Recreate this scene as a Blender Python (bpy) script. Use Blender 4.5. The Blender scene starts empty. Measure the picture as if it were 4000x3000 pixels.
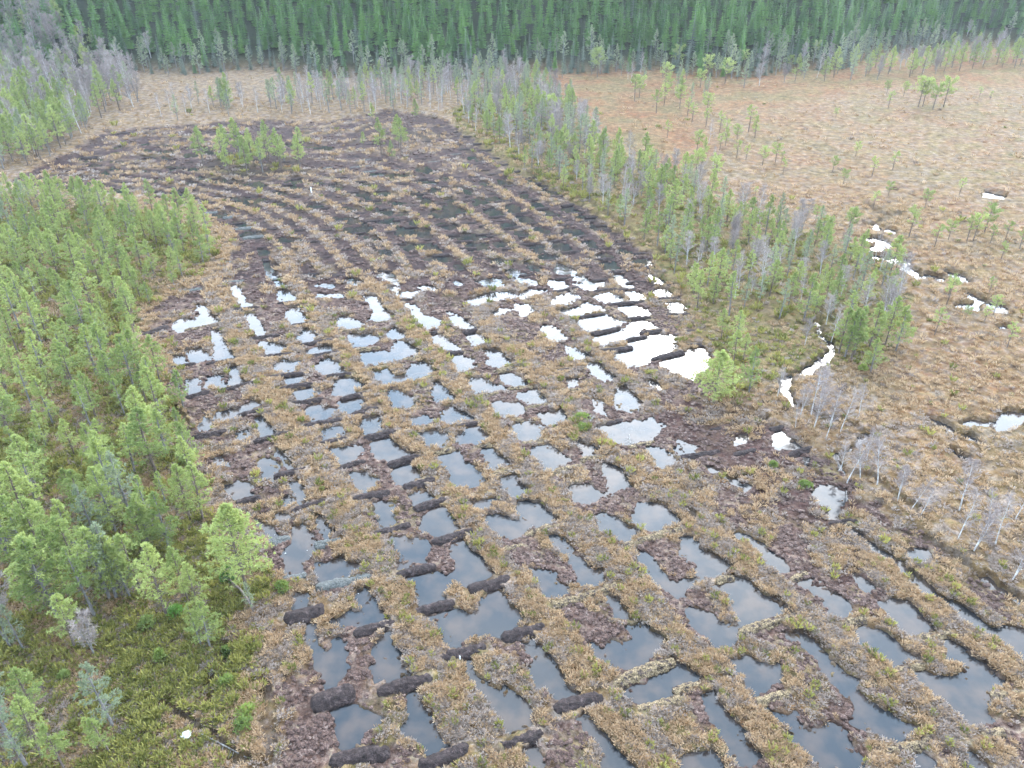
import bpy, math, random
import numpy as np
from mathutils import Vector, Matrix, Euler

R = math.radians
sc = bpy.context.scene
COL = sc.collection
rnd = random.Random(11)

# ------------------------------------------------------------------ camera
CAMH = 50.0
TH = R(31.5)
cam_d = bpy.data.cameras.new('camera')
cam = bpy.data.objects.new('camera', cam_d)
COL.objects.link(cam)
cam.location = (0, 0, CAMH)
cam.rotation_euler = (math.pi / 2 - TH, 0, 0)
cam_d.sensor_width = 36.0
cam_d.lens = 27.0
cam_d.clip_start = 0.5
cam_d.clip_end = 5000
sc.camera = cam

# ------------------------------------------------------------------ light
SUN_EL, SUN_AZ = R(25), R(20)            # azimuth from +Y towards +X
sun_dir = Vector((math.cos(SUN_EL) * math.sin(SUN_AZ), math.cos(SUN_EL) * math.cos(SUN_AZ), math.sin(SUN_EL)))
sc.view_settings.view_transform = 'Standard'
sc.view_settings.look = 'None'
sc.view_settings.exposure = 1.88
sc.view_settings.gamma = 1.0
sc.view_settings.use_curve_mapping = False

sc.cycles.volume_bounces = 2
w = bpy.data.worlds.new('World')
sc.world = w
w.use_nodes = True
nt = w.node_tree
nt.nodes.clear()
N = nt.nodes.new
L = nt.links.new
wo = N('ShaderNodeOutputWorld'); bg = N('ShaderNodeBackground')
sky = N('ShaderNodeTexSky'); sky.sky_type = 'NISHITA'; sky.sun_disc = False
sky.sun_elevation = SUN_EL; sky.sun_rotation = SUN_AZ
tc = N('ShaderNodeTexCoord')
sep = N('ShaderNodeSeparateXYZ'); L(tc.outputs['Generated'], sep.inputs[0])
def wmath(op, a, b=None, c=None):
    n = N('ShaderNodeMath'); n.operation = op
    for i, s in enumerate((a, b, c)):
        if s is None: continue
        if isinstance(s, (int, float)): n.inputs[i].default_value = s
        else: L(s, n.inputs[i])
    return n.outputs[0]
zz = wmath('ADD', wmath('MAXIMUM', sep.outputs['Z'], 0.0), 0.35)
comb = N('ShaderNodeCombineXYZ')
L(wmath('DIVIDE', sep.outputs['X'], zz), comb.inputs[0])
L(wmath('DIVIDE', sep.outputs['Y'], zz), comb.inputs[1])
cn = N('ShaderNodeTexNoise'); cn.inputs['Scale'].default_value = 3.4; cn.inputs['Detail'].default_value = 6; cn.inputs['Roughness'].default_value = 0.52
L(comb.outputs[0], cn.inputs['Vector'])
cr = N('ShaderNodeValToRGB')
cr.color_ramp.elements[0].position = 0.38; cr.color_ramp.elements[0].color = (4.4, 7.8, 12.0, 1)
cr.color_ramp.elements[1].position = 0.62; cr.color_ramp.elements[1].color = (13.0, 14.6, 16.6, 1)
L(cn.outputs['Fac'], cr.inputs[0])
mx = N('ShaderNodeMix'); mx.data_type = 'RGBA'; mx.inputs['Factor'].default_value = 0.82
L(sky.outputs[0], mx.inputs[6]); L(cr.outputs[0], mx.inputs[7])
fwd = wmath('ADD', wmath('MULTIPLY', wmath('POWER', wmath('ADD', wmath('MULTIPLY', sep.outputs['Y'], 0.5), 0.5), 1.4), 1.3), 0.5)
sc_f = N('ShaderNodeVectorMath'); sc_f.operation = 'SCALE'
L(mx.outputs[2], sc_f.inputs[0]); L(fwd, sc_f.inputs['Scale'])
dot = N('ShaderNodeVectorMath'); dot.operation = 'DOT_PRODUCT'
L(tc.outputs['Generated'], dot.inputs[0]); dot.inputs[1].default_value = sun_dir
dd = wmath('MAXIMUM', dot.outputs['Value'], 0.0)
glow = wmath('ADD', wmath('MULTIPLY', wmath('POWER', dd, 9.0), 14.0), wmath('MULTIPLY', wmath('POWER', dd, 50.0), 14.0))
gcol = N('ShaderNodeVectorMath'); gcol.operation = 'SCALE'
gcol.inputs[0].default_value = (1.0, 0.98, 0.94); L(glow, gcol.inputs['Scale'])
add = N('ShaderNodeVectorMath'); add.operation = 'ADD'
L(sc_f.outputs[0], add.inputs[0]); L(gcol.outputs[0], add.inputs[1])
L(add.outputs[0], bg.inputs['Color']); bg.inputs['Strength'].default_value = 0.12
L(bg.outputs[0], wo.inputs[0])

sd = bpy.data.lights.new('sun', 'SUN'); sd.energy = 0.6; sd.angle = R(18); sd.color = (1.0, 0.97, 0.92)
so = bpy.data.objects.new('sun', sd); COL.objects.link(so)
so.rotation_euler = sun_dir.to_track_quat('Z', 'Y').to_euler()

# ------------------------------------------------------------------ pixel <-> ground (photo seen as 2212 x 1659)
CT, ST = math.cos(TH), math.sin(TH)
def G(u, v, z=0.0):
    dx = (u - 1106) / 1659.0; dy = (v - 829.5) / 1659.0
    t = (CAMH - z) / (ST + dy * CT)
    return (dx * t, (CT - dy * ST) * t)
def depth(x, y, z=0.0):
    return y * CT + (CAMH - z) * ST
def V(x, y, z=0.0):
    d = depth(x, y, z)
    return (1106 + 1659 * x / d, 829.5 + 1659 * (-(y * ST) + (CAMH - z) * CT) / d)
OX = {'A': (0, 0), 'B': (737.3, 0), 'C': (1474.3, 0), 'D': (0, 553), 'E': (737.3, 553), 'F': (1474.3, 553),
      'G': (0, 1106), 'H': (737.3, 1106), 'I': (1474.3, 1106), 'Z': (0, 0)}
def cv(c, x, y):
    if c == 'Z': return (x, y)
    return (OX[c][0] + x / 3.0, OX[c][1] + y / 3.0)
def cg(c, x, y, z=0.0):
    return G(*cv(c, x, y), z)

# ------------------------------------------------------------------ traced layout
def parse(s):
    out = []
    for line in s.strip().split('\n'):
        line = line.strip()
        if not line: continue
        c = line[0]; nums = [float(t) for t in line[1:].replace(',', ' ').split()]
        out.append((c, nums))
    return out

PONDS = parse('''
H 190,-60 360,-60 335,65 262,112
H 520,85 590,-10 690,-10 755,115 740,145 640,150 530,130
H 325,175 400,170 420,190 540,180 560,240 520,300 540,330 380,375 375,280
H 700,240 760,200 810,195 850,260 930,310 1000,410 830,480 770,470 720,400 740,300
H 430,440 620,400 700,440 690,490 640,530 650,560 515,610 490,520
H 575,680 680,650 760,660 870,670 910,590 1000,510 1060,560 1100,620 1140,640 1170,720 1130,735 1050,800 960,800 870,790 740,890 690,870 640,780 620,720
H 790,975 830,965 870,1020 890,1090 960,1140 1040,1180 1080,1160 1150,1220 1220,1280 1210,1380 1090,1450 1080,1390 1000,1320 940,1220 880,1120 820,1040
H 1195,845 1250,825 1290,890 1340,970 1400,1010 1450,1080 1470,1130 1530,1200 1410,1230 1350,1170 1280,1140 1240,1060 1250,990 1220,900
H 1530,1330 1600,1315 1630,1380 1680,1470 1740,1530 1830,1590 1910,1690 1720,1690 1690,1580 1600,1400
H 1180,1560 1240,1540 1270,1600 1310,1690 1240,1690 1210,1610
H 100,520 140,500 180,560 250,640 270,690 150,750 0,760 -60,700 0,660 120,650 110,580
H -150,330 0,290 40,320 130,350 90,390 20,440 -60,500 -140,500
H 230,830 280,800 310,870 370,930 380,1000 420,1080 370,1105 220,1080 190,1020 240,960
H 420,1200 470,1195 510,1290 560,1340 620,1390 640,1490 680,1530 580,1580 520,1540 480,1460 420,1430 450,1340
H -30,1250 150,1280 250,1340 150,1420 80,1540 30,1560 0,1540
H -30,860 20,900 30,1020 -30,1060
H 950,50 1020,30 1130,60 1220,100 1180,150 1110,180 1000,140 960,90
H 1150,-50 1250,-70 1340,0 1390,60 1250,100 1180,70
H 1645,15 1780,50 1850,100 1930,140 1830,205 1740,160 1690,90
H 1930,-60 2050,-60 2140,0 2200,60 2110,110 1980,130 1910,70
H 1930,250 2010,290 2060,360 2120,440 2220,490 2220,550 2150,555 2050,480 1980,390 1940,330
H 1260,400 1350,390 1400,450 1480,510 1440,550 1350,560 1300,470
H 1480,280 1560,300 1590,360 1680,380 1700,440 1640,480 1560,490 1540,400 1490,340
H 1340,160 1430,170 1470,230 1480,280 1420,260 1370,200
H 1720,550 1790,560 1840,630 1860,690 1800,690 1760,600
H 1860,760 1930,720 2000,770 2080,830 2050,900 1960,960 1850,980 1740,1040 1680,960 1700,880 1800,870 1880,830
H 1820,1150 1960,1110 2060,1040 2140,970 2211,1010 2291,1060 2341,1080 2300,1110 2211,1180 2100,1200 1950,1250 1860,1200
H 1625,870 1680,900 1700,1000 1660,980 1640,920
I -10,180 60,170 130,230 200,290 310,350 210,420 120,420 90,360 50,320 20,260
I -10,450 100,440 70,490 -10,530
I 240,480 330,430 390,450 440,490 510,560 600,570 670,650 560,690 400,740 370,800 300,850 200,890 150,820 80,740 20,650 60,630 160,650 200,690 300,750 350,730 370,680 340,600 300,540
I 340,130 430,160 510,220 560,270 640,310 680,370 620,395 560,330 500,260 400,190
I 760,440 830,425 860,480 920,460 960,530 1020,540 1060,590 1100,640 1010,695 960,680 920,620 880,570 830,520 780,490
I 1120,400 1180,430 1240,470 1250,500 1200,510 1150,460
I 1310,600 1370,570 1440,590 1500,640 1540,690 1600,740 1540,800 1470,780 1400,730 1340,680
I 1110,740 1200,745 1290,760 1380,820 1440,900 1500,950 1380,1005 1330,950 1250,890 1130,810
I 1680,830 1760,840 1850,920 1950,990 2010,1060 2100,1110 2070,1150 1990,1200 1970,1270 1990,1350 1880,1390 1800,1310 1700,1230 1600,1150 1490,1050 1590,1060 1680,1110 1780,1080 1850,1080 1870,1040 1800,980 1720,980 1720,900
I 660,790 740,790 850,860 930,960 1010,1000 1040,1060 1110,1090 1150,1200 1240,1260 1340,1310 1410,1370 1500,1410 1400,1475 1320,1490 1200,1430 1110,1390 1080,1300 1110,1260 1000,1150 920,1060 830,930 750,860 680,830
I 310,940 400,960 440,950 480,1000 600,990 620,1080 540,1160 460,1170 400,1060 340,1000
I 160,1200 210,1190 260,1290 350,1380 420,1470 510,1590 440,1640 370,1620 300,1550 270,1450 200,1330
I 560,1260 640,1310 720,1280 770,1360 740,1400 660,1370 580,1300
I 700,1440 800,1430 950,1385 1040,1430 1080,1520 1140,1600 1120,1700 880,1700 840,1580 750,1500
I -20,1590 60,1560 190,1540 240,1600 270,1700 -20,1700
I 1490,1570 1590,1560 1660,1640 1580,1690 1520,1690
I 1340,280 1420,330 1500,420 1600,480 1700,560 1850,650 1950,720 2050,770 2100,750 2240,790 2240,970 2120,900 2000,800 1850,700 1700,600 1560,520 1460,430
I 1930,420 2060,500 2230,610 2230,640 2040,510 1930,440
I 950,-20 1010,-20 990,40 960,30
I 1450,270 1560,250 1590,280 1530,320 1480,310
I 1060,90 1120,110 1250,230 1350,290 1320,300 1230,240 1130,150
I 1850,1560 1920,1620 1970,1700 1880,1700
E -10,395 60,400 140,450 120,465 -10,475
E 150,255 215,265 250,310 280,360 335,400 240,420 185,420 220,370 200,310
E 360,245 500,235 480,260 400,270
E 420,310 470,320 510,380 570,400 640,420 645,460 560,475 520,475 490,420 450,350
E 700,365 760,390 800,430 860,465 800,475 740,450 710,400
E 820,290 880,270 1000,240 1090,235 1140,265 1060,285 950,290 880,330 840,320
E 1150,260 1230,225 1310,225 1270,250 1180,275
E 1360,200 1470,195 1440,215 1380,215
E 1370,280 1420,260 1490,270 1470,310 1370,325
E 1480,235 1560,275 1520,285 1460,255
E 1530,185 1620,165 1690,175 1700,200 1600,220 1560,205
E 1760,145 1830,150 1880,195 1860,215 1810,190
E 1990,120 2050,140 2105,175 2040,185 2010,150
E 1650,265 1730,240 1820,275 1800,295 1700,300
E 1855,240 1920,235 1965,275 1890,290
E 2040,220 2100,215 2140,240 2140,262 2060,262
E 1395,355 1480,345 1600,305 1690,345 1600,370 1480,395
E 1800,330 1900,325 1985,355 1990,380 1860,395
E 2115,310 2160,305 2215,330 2220,365 2140,365
E 1520,430 1570,400 1700,378 1800,425 1840,430 1740,475 1600,490 1560,465
E 1630,530 1740,500 1850,465 1890,435 1960,420 2040,460 1950,475 1940,510 1850,535 1690,585
E 1775,650 1900,600 1850,550 1960,550 2040,510 2150,520 2160,600 2070,640 1990,690 1860,715 1800,680
E 2075,700 2140,655 2211,640 2270,605 2340,602 2390,690 2330,740 2265,798 2160,770
E 1310,450 1370,460 1400,500 1460,530 1390,555 1340,520
E 1460,590 1510,590 1540,620 1600,650 1540,680 1490,660
E 1600,700 1660,695 1700,740 1770,790 1700,810 1630,770
E 1460,800 1510,795 1535,830 1500,850
E 1130,310 1200,320 1240,360 1180,385 1140,360
E 980,380 1040,345 1100,350 1000,400
E 1790,860 1850,850 1900,920 1950,960 1900,1000 1810,990 1780,930
E 1660,1110 1800,1080 1940,1080 2000,1050 2080,1100 2030,1170 1980,1200 1860,1220 1760,1200 1700,1150
E 1640,930 1700,940 1720,1040 1660,1020
E 830,500 890,510 950,560 860,580 840,540
E 580,515 650,520 700,560 760,600 650,610 610,570
E 290,505 350,470 410,530 330,545
E 65,505 180,510 250,550 180,575 90,590
E 345,575 430,570 510,625 430,650 370,660 320,620
E 115,625 280,620 330,650 300,690 150,705
E 205,755 290,740 330,790 440,780 460,700 520,690 620,760 480,800 260,825 230,800
E 925,615 1000,610 1050,650 1110,690 1000,720 960,690 970,650
E 695,655 780,640 850,670 850,720 760,745 730,700
E 1050,765 1130,770 1210,820 1120,845 1070,800
E 820,800 900,795 960,820 1040,840 1050,860 870,890 850,850
E -60,815 0,795 80,795 140,830 80,895 -40,900
E 310,870 380,870 430,920 490,960 360,990 330,930
E 580,860 620,825 660,870 720,915 620,945
E 1160,890 1250,860 1320,940 1220,965 1170,920
E 990,950 1060,950 1170,960 1190,1010 1110,1040 1030,1045 1000,990
E -10,950 100,925 170,960 140,990 40,1030 -10,1020
E 130,1060 220,1035 240,1090 270,1130 170,1155 130,1110
E 650,1020 700,970 770,1000 850,1055 690,1090 650,1060
E 430,1050 530,1035 610,1060 480,1100
E 1110,1090 1200,1075 1300,1110 1290,1180 1160,1205 1130,1150
E 1290,1030 1430,990 1465,1060 1350,1105 1310,1090
E 215,1200 310,1185 380,1240 450,1285 330,1325 230,1310 200,1240
E -46,1250 0,1240 130,1240 145,1270 30,1340 -10,1335
E 510,1145 590,1135 700,1160 715,1200 630,1230 550,1235 530,1190
E 770,1160 830,1110 890,1110 960,1190 860,1230 770,1215
E 610,1285 740,1275 770,1330 850,1370 930,1470 740,1505 720,1420 650,1340
E 920,1260 960,1240 1030,1290 1110,1360 980,1400 930,1320
E 1220,1240 1330,1220 1420,1280 1480,1330 1340,1390 1270,1310
E 1545,1200 1590,1220 1670,1280 1640,1310 1570,1290
E 1985,1240 2090,1250 2190,1340 2080,1370 2000,1310
E 65,1400 150,1410 240,1475 160,1540 110,1500
E 335,1400 440,1350 510,1440 410,1480 350,1450
E 455,1560 540,1510 610,1560 490,1615
E 1040,1440 1130,1425 1170,1480 1220,1530 1110,1575 1060,1510
E 840,1590 1000,1570 950,1640 870,1640
E 1480,1490 1590,1480 1680,1560 1620,1610 1540,1610 1500,1540
E 1700,1340 1780,1370 1850,1420 1900,1490 1800,1500 1720,1560 1660,1550 1740,1490 1700,1420
E 2180,1200 2211,1205 2291,1240 2241,1290 2200,1290
E 1985,820 2030,815 2060,860 2010,835
D 1130,420 1200,410 1270,420 1280,315 1310,325 1340,360 1400,420 1420,435 1290,460 1170,495 1130,480
D 1495,200 1530,200 1560,270 1610,325 1570,335 1530,270
D 1805,225 1850,225 1900,290 1830,295 1800,250
D 1370,490 1400,490 1440,560 1480,640 1500,665 1420,680 1400,600
D 1595,385 1630,375 1670,440 1715,520 1680,520 1640,470
D 1880,340 1920,330 1990,420 1900,440 1870,390
D 1230,610 1290,600 1340,640 1390,665 1250,680
D 1700,560 1790,560 1850,600 1740,645
D 1920,530 1980,475 2050,520 1960,565
D 1140,655 1170,655 1200,700 1150,700
D 1990,620 2070,590 2140,585 2140,620 2010,640
D 1790,700 1840,675 1940,690 1890,750 1800,755
D 2040,720 2140,665 2200,700 2211,760 2100,765
D 1490,730 1520,720 1580,830 1500,840
D 1350,790 1420,780 1460,850 1340,865
D 1220,810 1270,805 1300,880 1230,895
D 1850,800 1950,780 1960,800 1900,840 1860,830
D 1910,890 1990,865 2060,890 1980,930 1930,935
D 1980,980 2070,985 2180,1000 2110,1060 2040,1075 2000,1030
D 1395,1030 1480,1000 1550,1000 1620,940 1680,970 1560,1030 1480,1070 1390,1070
D 1300,1080 1330,1040 1380,1100 1360,1135 1300,1125
D 1650,1050 1700,1040 1770,1150 1700,1180 1670,1120
D 1520,1150 1600,1130 1630,1180 1560,1200
D 2090,1120 2215,1110 2215,1160 2120,1200
D 1395,1320 1440,1300 1470,1370 1430,1380
D 1420,1530 1520,1465 1600,1490 1630,1550 1560,1575 1480,1540
D 1680,1340 1730,1320 1790,1370 1790,1470 1700,1450
D 1780,1240 1830,1300 1890,1390 1840,1370 1800,1300
D 1910,1480 1960,1460 2010,1590 1960,1610 1930,1550
D 1830,1590 1870,1550 1910,1580 1850,1620
D 1715,20 1740,50 1760,90 1800,150 1840,205 1815,205 1760,140 1735,90
G 1670,50 1720,70 1800,150 1780,180 1720,150
G 1770,50 1820,15 1890,40 1830,60
G 2030,30 2060,30 2110,80 2170,150 2100,190 2060,120
G 1910,100 1960,90 2010,160 2030,250 2000,310 1900,320 1860,260 1920,200
G 2050,430 2110,380 2211,370 2260,350 2230,430 2160,500 2070,510
G 1925,530 1990,540 1990,620 1930,650
G 1860,330 1930,320 1940,400 1860,410
G 1985,740 2030,760 2100,940 2215,930 2215,1040 2150,1100 2160,1140 2120,1150 2080,1020 2050,900
G 2150,1260 2215,1240 2215,1400 2180,1330
F 870,450 910,530 960,570 980,640 900,720 850,760 740,780 800,720 900,670 930,620 930,580 890,540
F 640,800 690,790 720,900 740,980 700,960 650,890
F 1140,1170 1190,1170 1180,1220 1080,1270 1050,1275 1130,1220
F 1010,1280 1040,1290 1030,1400 1000,1400
F 575,1180 620,1140 680,1170 770,1240 700,1255 600,1250
F 335,1180 410,1170 400,1220 350,1240
F 260,1420 330,1450 380,1490 450,1500 400,1530 300,1480
F 150,1370 200,1360 240,1400 170,1400
F 820,1540 900,1490 1000,1490 1090,1540 1060,1600 950,1659 880,1620
F 765,1310 820,1300 840,1370 790,1340
F 1820,1105 1900,1070 2050,1080 2110,1030 2230,1020 2230,1080 2130,1140 2040,1145 2000,1100 1850,1115
F 1615,1060 1690,1090 1770,1150 1720,1150 1680,1110
F 1820,1175 1890,1180 1900,1210 1850,1200
F 1740,1250 1780,1290 1850,1320 1840,1338 1780,1308
F 1825,245 1930,290 1960,320 2050,320 2110,380 2060,370 2000,330 1930,310 1880,275
F 1800,335 1890,325 1880,355
F 1240,5 1330,20 1330,30 1260,28
F 1370,15 1430,25 1440,80 1380,62
F 1430,75 1500,105 1550,148 1520,152 1470,112
F 1595,125 1670,150 1660,165 1610,148
F 1740,115 1790,130 1830,170 1780,155
F 2040,465 2080,455 2070,480 2045,478
F 580,185 620,155 610,178 590,195
F 490,1050 550,1050 540,1065 490,1070
C 1955,1258 1980,1248 2075,1272 2070,1292 1980,1285
C 1300,1493 1350,1490 1355,1512
C 1190,1542 1225,1558 1205,1572
C 1260,1553 1310,1575 1340,1600 1290,1607
C 1235,1608 1265,1608 1260,1632 1240,1632
C 1235,1473 1270,1488 1250,1494
''')
# smaller pools of the upper field: centre x, y, width, height in crop pixels
POOLS = parse('''
B 540,1105,100,34
B 360,1140,240,24
B 540,1185,130,24
B 670,1160,40,24
B 610,1240,70,28
B 825,1245,80,30
B 490,1270,70,38
B 545,1310,60,32
B 890,1305,85,48
B 710,1305,70,28
B 1010,1298,110,24
B 1050,1185,60,28
B 640,1390,130,50
B 750,1365,110,50
B 985,1375,100,45
B 1110,1355,90,42
B 1185,1430,70,50
B 690,1465,90,32
B 815,1535,190,42
B 1090,1460,80,28
B 1290,1495,60,34
B 1170,1520,70,28
B 480,1505,230,62
B 885,1610,130,48
B 1265,1610,90,50
B 1420,1600,110,62
B 1050,1585,80,28
B 1500,1510,90,42
B 1650,1475,70,48
B 1610,1590,70,40
B 1830,1635,60,28
B 1480,1360,70,38
B 1580,1415,80,32
B 1335,1380,70,34
B 1260,1330,60,30
B 1245,1185,60,26
B 1300,1215,60,26
B 1350,1255,50,28
B 1190,1275,40,26
B 860,1030,60,24
B 90,1435,110,38
B 130,1260,90,28
B 260,1260,80,32
B 190,1310,100,28
B 260,1375,90,34
B 360,1325,80,30
B 310,1435,100,30
B 480,1445,60,28
B 60,1500,100,34
B 160,1485,80,38
B 210,1555,60,34
B 520,1600,200,36
B 290,1635,70,28
B 410,1390,50,24
B 930,1190,40,22
B 760,1215,50,20
B 40,1360,60,30
B 150,1195,70,32
A 580,1035,120,26
A 755,1000,70,18
A 760,1052,80,16
A 1060,988,110,18
A 1235,1010,90,20
A 955,1028,60,17
A 1085,1025,80,17
A 1230,1100,80,20
A 1110,1092,60,18
A 880,1108,70,18
A 735,1093,60,16
A 1020,1170,70,24
A 1240,1190,70,22
A 605,1078,60,16
A 1415,1175,90,26
A 1310,1160,60,18
A 1530,1180,90,24
A 1660,1195,90,24
A 1560,1300,130,38
A 1690,1305,80,30
A 1820,1325,70,30
A 1640,1345,80,24
A 1880,1215,80,28
A 1920,1180,120,22
A 2060,1195,80,22
A 2180,1210,60,26
A 2060,1350,90,34
A 1820,1255,60,22
A 1170,1250,50,20
A 770,1235,50,18
A 1430,1395,110,24
A 1560,1450,90,30
A 1640,1520,150,28
A 1700,1635,40,26
A 1880,1560,120,30
A 2180,1430,60,30
A 1900,940,90,14
A 2080,955,140,18
A 1340,970,60,16
A 1360,995,60,14
A 1460,990,50,14
A 760,958,60,14
A 950,973,50,12
A 1290,955,60,12
A 930,940,60,11
A 1050,945,80,11
A 530,1150,50,18
A 680,1125,40,14
A 910,1155,50,14
E 630,20,190,34
E 1010,40,80,32
E 770,75,50,22
E 1130,110,90,48
E 1240,75,70,48
E 1350,15,90,36
E 1450,90,120,58
E 1740,65,90,48
E 1950,45,80,40
E 1690,5,70,22
E 1780,130,50,18
E 1560,145,80,36
E 1385,180,110,38
E 1170,160,50,24
E 975,175,150,54
E 1245,180,40,30
E 570,215,90,30
E 320,150,70,60
E 280,125,80,30
E 80,170,70,44
E 340,220,60,26
E 760,180,40,20
D 2110,195,90,24
D 2040,130,60,26
D 2130,260,120,20
''')
# narrow ditches and streams: half width in metres, then crop points
DITCH = parse('''
B 0.55 0,900 130,850 230,808
B 0.5 30,945 150,900 220,858
B 0.6 410,860 500,880 570,910 540,932 440,945 330,942 210,940
B 0.55 570,810 610,850 650,890
B 0.6 740,855 800,885 880,935 960,985 1030,1040 1100,1095 1200,1160 1250,1195 1310,1225 1370,1262
B 0.5 440,905 480,925
B 0.5 760,945 830,985 860,1030 900,1060
B 0.55 280,880 340,885
A 0.6 2010,940 2080,960 2180,975
A 0.5 1680,800 1800,850 1990,870 2130,830
F 0.5 740,985 810,1010 880,1045 960,1075 1050,1090 1100,1110 1130,1145 1185,1172
F 0.35 1060,1272 1020,1285 1010,1330
F 0.5 1030,1400 1060,1420 1150,1440 1250,1452 1340,1530 1400,1575 1500,1650
I 0.4 30,-20 60,30
F 0.35 880,430 915,530 960,575 975,650 900,720 830,765 740,782 670,795 690,870 730,975
F 0.3 1040,1080 960,1075
I 0.3 1560,180 1640,230 1710,275 1780,310 1870,380 1930,430
F 0.4 870,460 870,380 880,300
C 0.5 1380,1240 1480,1270 1560,1300
C 0.4 1140,1460 1240,1470 1330,1420 1400,1390
C 0.4 1200,1330 1290,1400 1340,1395
G 0.3 1730,1100 1740,1300 1735,1500 1760,1659
G 0.25 1480,900 1460,1030 1400,1100 1370,1250
G 0.3 1120,1280 1300,1430 1450,1520 1600,1659
D 0.25 1140,1010 1180,1060 1230,1110
B 0.45 1740,1410 1850,1490 1960,1560 2080,1640 2200,1720
B 0.3 1590,1290 1650,1340 1740,1410
''')
# vegetated strips left between the channels (half width in metres)
STRIPS = parse('''
Z 2.3 470,560 477,663 513,753 547,813 587,870 617,920 650,970 700,1036 737,1130 790,1200 820,1256 870,1356 904,1406 970,1506 1037,1573 1100,1680
Z 1.9 610,560 640,640 690,700 737,770 780,813 814,870 837,906 870,936 914,996 950,1046 987,1086 1014,1123 1054,1216 1120,1293 1164,1339 1220,1423 1270,1473 1320,1556 1370,1606 1420,1680
Z 1.7 780,600 820,636 860,686 897,726 924,760 950,796 984,836 1014,870 1037,893 1070,953 1097,980 1124,1030 1157,1066 1200,1106 1257,1149 1310,1206 1354,1249 1387,1306 1437,1373 1490,1430 1557,1456 1584,1523 1634,1572 1691,1620 1730,1680
Z 1.7 1040,640 1070,739 1120,766 1154,806 1204,853 1237,920 1304,980 1354,1013 1404,1043 1444,1073 1474,1106 1517,1149 1574,1206 1641,1249 1691,1306 1741,1349 1807,1383 1874,1423 1917,1456 1974,1489 2080,1590 2160,1680
Z 1.5 1180,660 1204,670 1257,726 1320,793 1370,843 1400,880
Z 1.6 1890,1200 1960,1290 2041,1339 2107,1389 2250,1480
Z 1.8 1850,1130 1907,1189 2007,1256 2100,1330 2250,1440
''')
# where things lie, as outlines in the 2212 x 1659 view
ZONE = {
 'field': [(20,395),(150,330),(230,285),(430,272),(560,262),(700,268),(840,240),(950,255),(1010,300),(1130,380),(1260,450),(1400,560),(1480,650),(1530,760),(1520,830),(1640,900),(1750,960),(1830,1040),(1900,1110),(2000,1180),(2230,1330),(2260,1720),(640,1720),(560,1500),(600,1330),(600,1260),(520,1100),(420,960),(370,820),(380,760),(300,720),(380,640),(480,600),(520,520),(440,460),(300,420),(120,410)],
 'wood_left': [(-60,420),(90,425),(200,445),(330,465),(450,510),(470,560),(410,610),(340,640),(300,700),(300,760),(370,860),(410,950),(440,1090),(560,1200),(600,1290),(520,1360),(560,1500),(480,1659),(460,1720),(-80,1720)],
 'strip_right': [(960,245),(1130,160),(1260,250),(1340,330),(1500,390),(1540,440),(1900,560),(1980,650),(1900,780),(1620,840),(1560,880),(1530,760),(1480,650),(1400,560),(1260,450),(1130,380),(1010,300)],
 'grass_gold': [(1560,900),(1640,780),(1760,720),(1900,860),(2000,940),(2260,1120),(2260,1400),(2000,1180),(1900,1100),(1750,960)],
 'peat_red': [(1370,860),(1440,850),(1620,900),(1700,960),(1700,1010),(1900,1100),(1900,1200),(1800,1230),(1700,1130),(1560,1040),(1480,960)],
 'island': [(437,345),(540,335),(655,345),(650,372),(520,380),(440,368)],
 'meadow_orange': [(1120,170),(1900,120),(2240,95),(2240,190),(1900,190),(1560,250),(1500,300),(1480,430),(1340,340),(1240,260)],
 'upper_meadow': [(300,175),(1100,165),(1000,240),(430,268),(230,283),(200,300),(60,380),(0,395),(180,300)],
}
ZW = {k: [G(*p) for p in v] for k, v in ZONE.items()}

# ------------------------------------------------------------------ numpy noise
def _h(ix, iy, s):
    n = (ix.astype(np.int64) * 374761393 + iy.astype(np.int64) * 668265263 + s * 982451653) & 0xFFFFFFFF
    n = ((n ^ (n >> 13)) * 1274126177) & 0xFFFFFFFF
    n = (n ^ (n >> 16)) & 0xFFFFFFFF
    return n.astype(np.float64) / 4294967295.0
def vnoise(x, y, s=0):
    ix = np.floor(x); iy = np.floor(y); fx = x - ix; fy = y - iy
    ix = ix.astype(np.int64); iy = iy.astype(np.int64)
    ux = fx * fx * (3 - 2 * fx); uy = fy * fy * (3 - 2 * fy)
    a = _h(ix, iy, s); b = _h(ix + 1, iy, s); c = _h(ix, iy + 1, s); d = _h(ix + 1, iy + 1, s)
    return (a + (b - a) * ux) * (1 - uy) + (c + (d - c) * ux) * uy
def fbm(x, y, wl, o=3, s=0):
    t = np.zeros_like(x); a = 0.5; tot = 0; f = 1.0 / wl
    for i in range(o):
        ca, sa = math.cos(i * 1.1 + .4), math.sin(i * 1.1 + .4)
        t += a * vnoise((x * ca - y * sa) * f + 17.3 * i, (x * sa + y * ca) * f - 9.1 * i, s + i * 7); tot += a
        a *= 0.5; f *= 2.03
    return t / tot          # 0..1
def lumps(x, y, wl, s=0):
    # round tussocks: distance to scattered centres
    gx = x / wl; gy = y / wl
    ix = np.floor(gx).astype(np.int64); iy = np.floor(gy).astype(np.int64)
    best = np.full_like(x, 9.0)
    for di in (-1, 0, 1):
        for dj in (-1, 0, 1):
            cx = ix + di; cy = iy + dj
            px = cx + _h(cx, cy, s); py = cy + _h(cx, cy, s + 5)
            r = 0.55 + 0.6 * _h(cx, cy, s + 9)
            d = ((gx - px) ** 2 + (gy - py) ** 2) / (r * r)
            best = np.minimum(best, d)
    return np.clip(1 - best, 0, 1) ** 0.6
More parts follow.
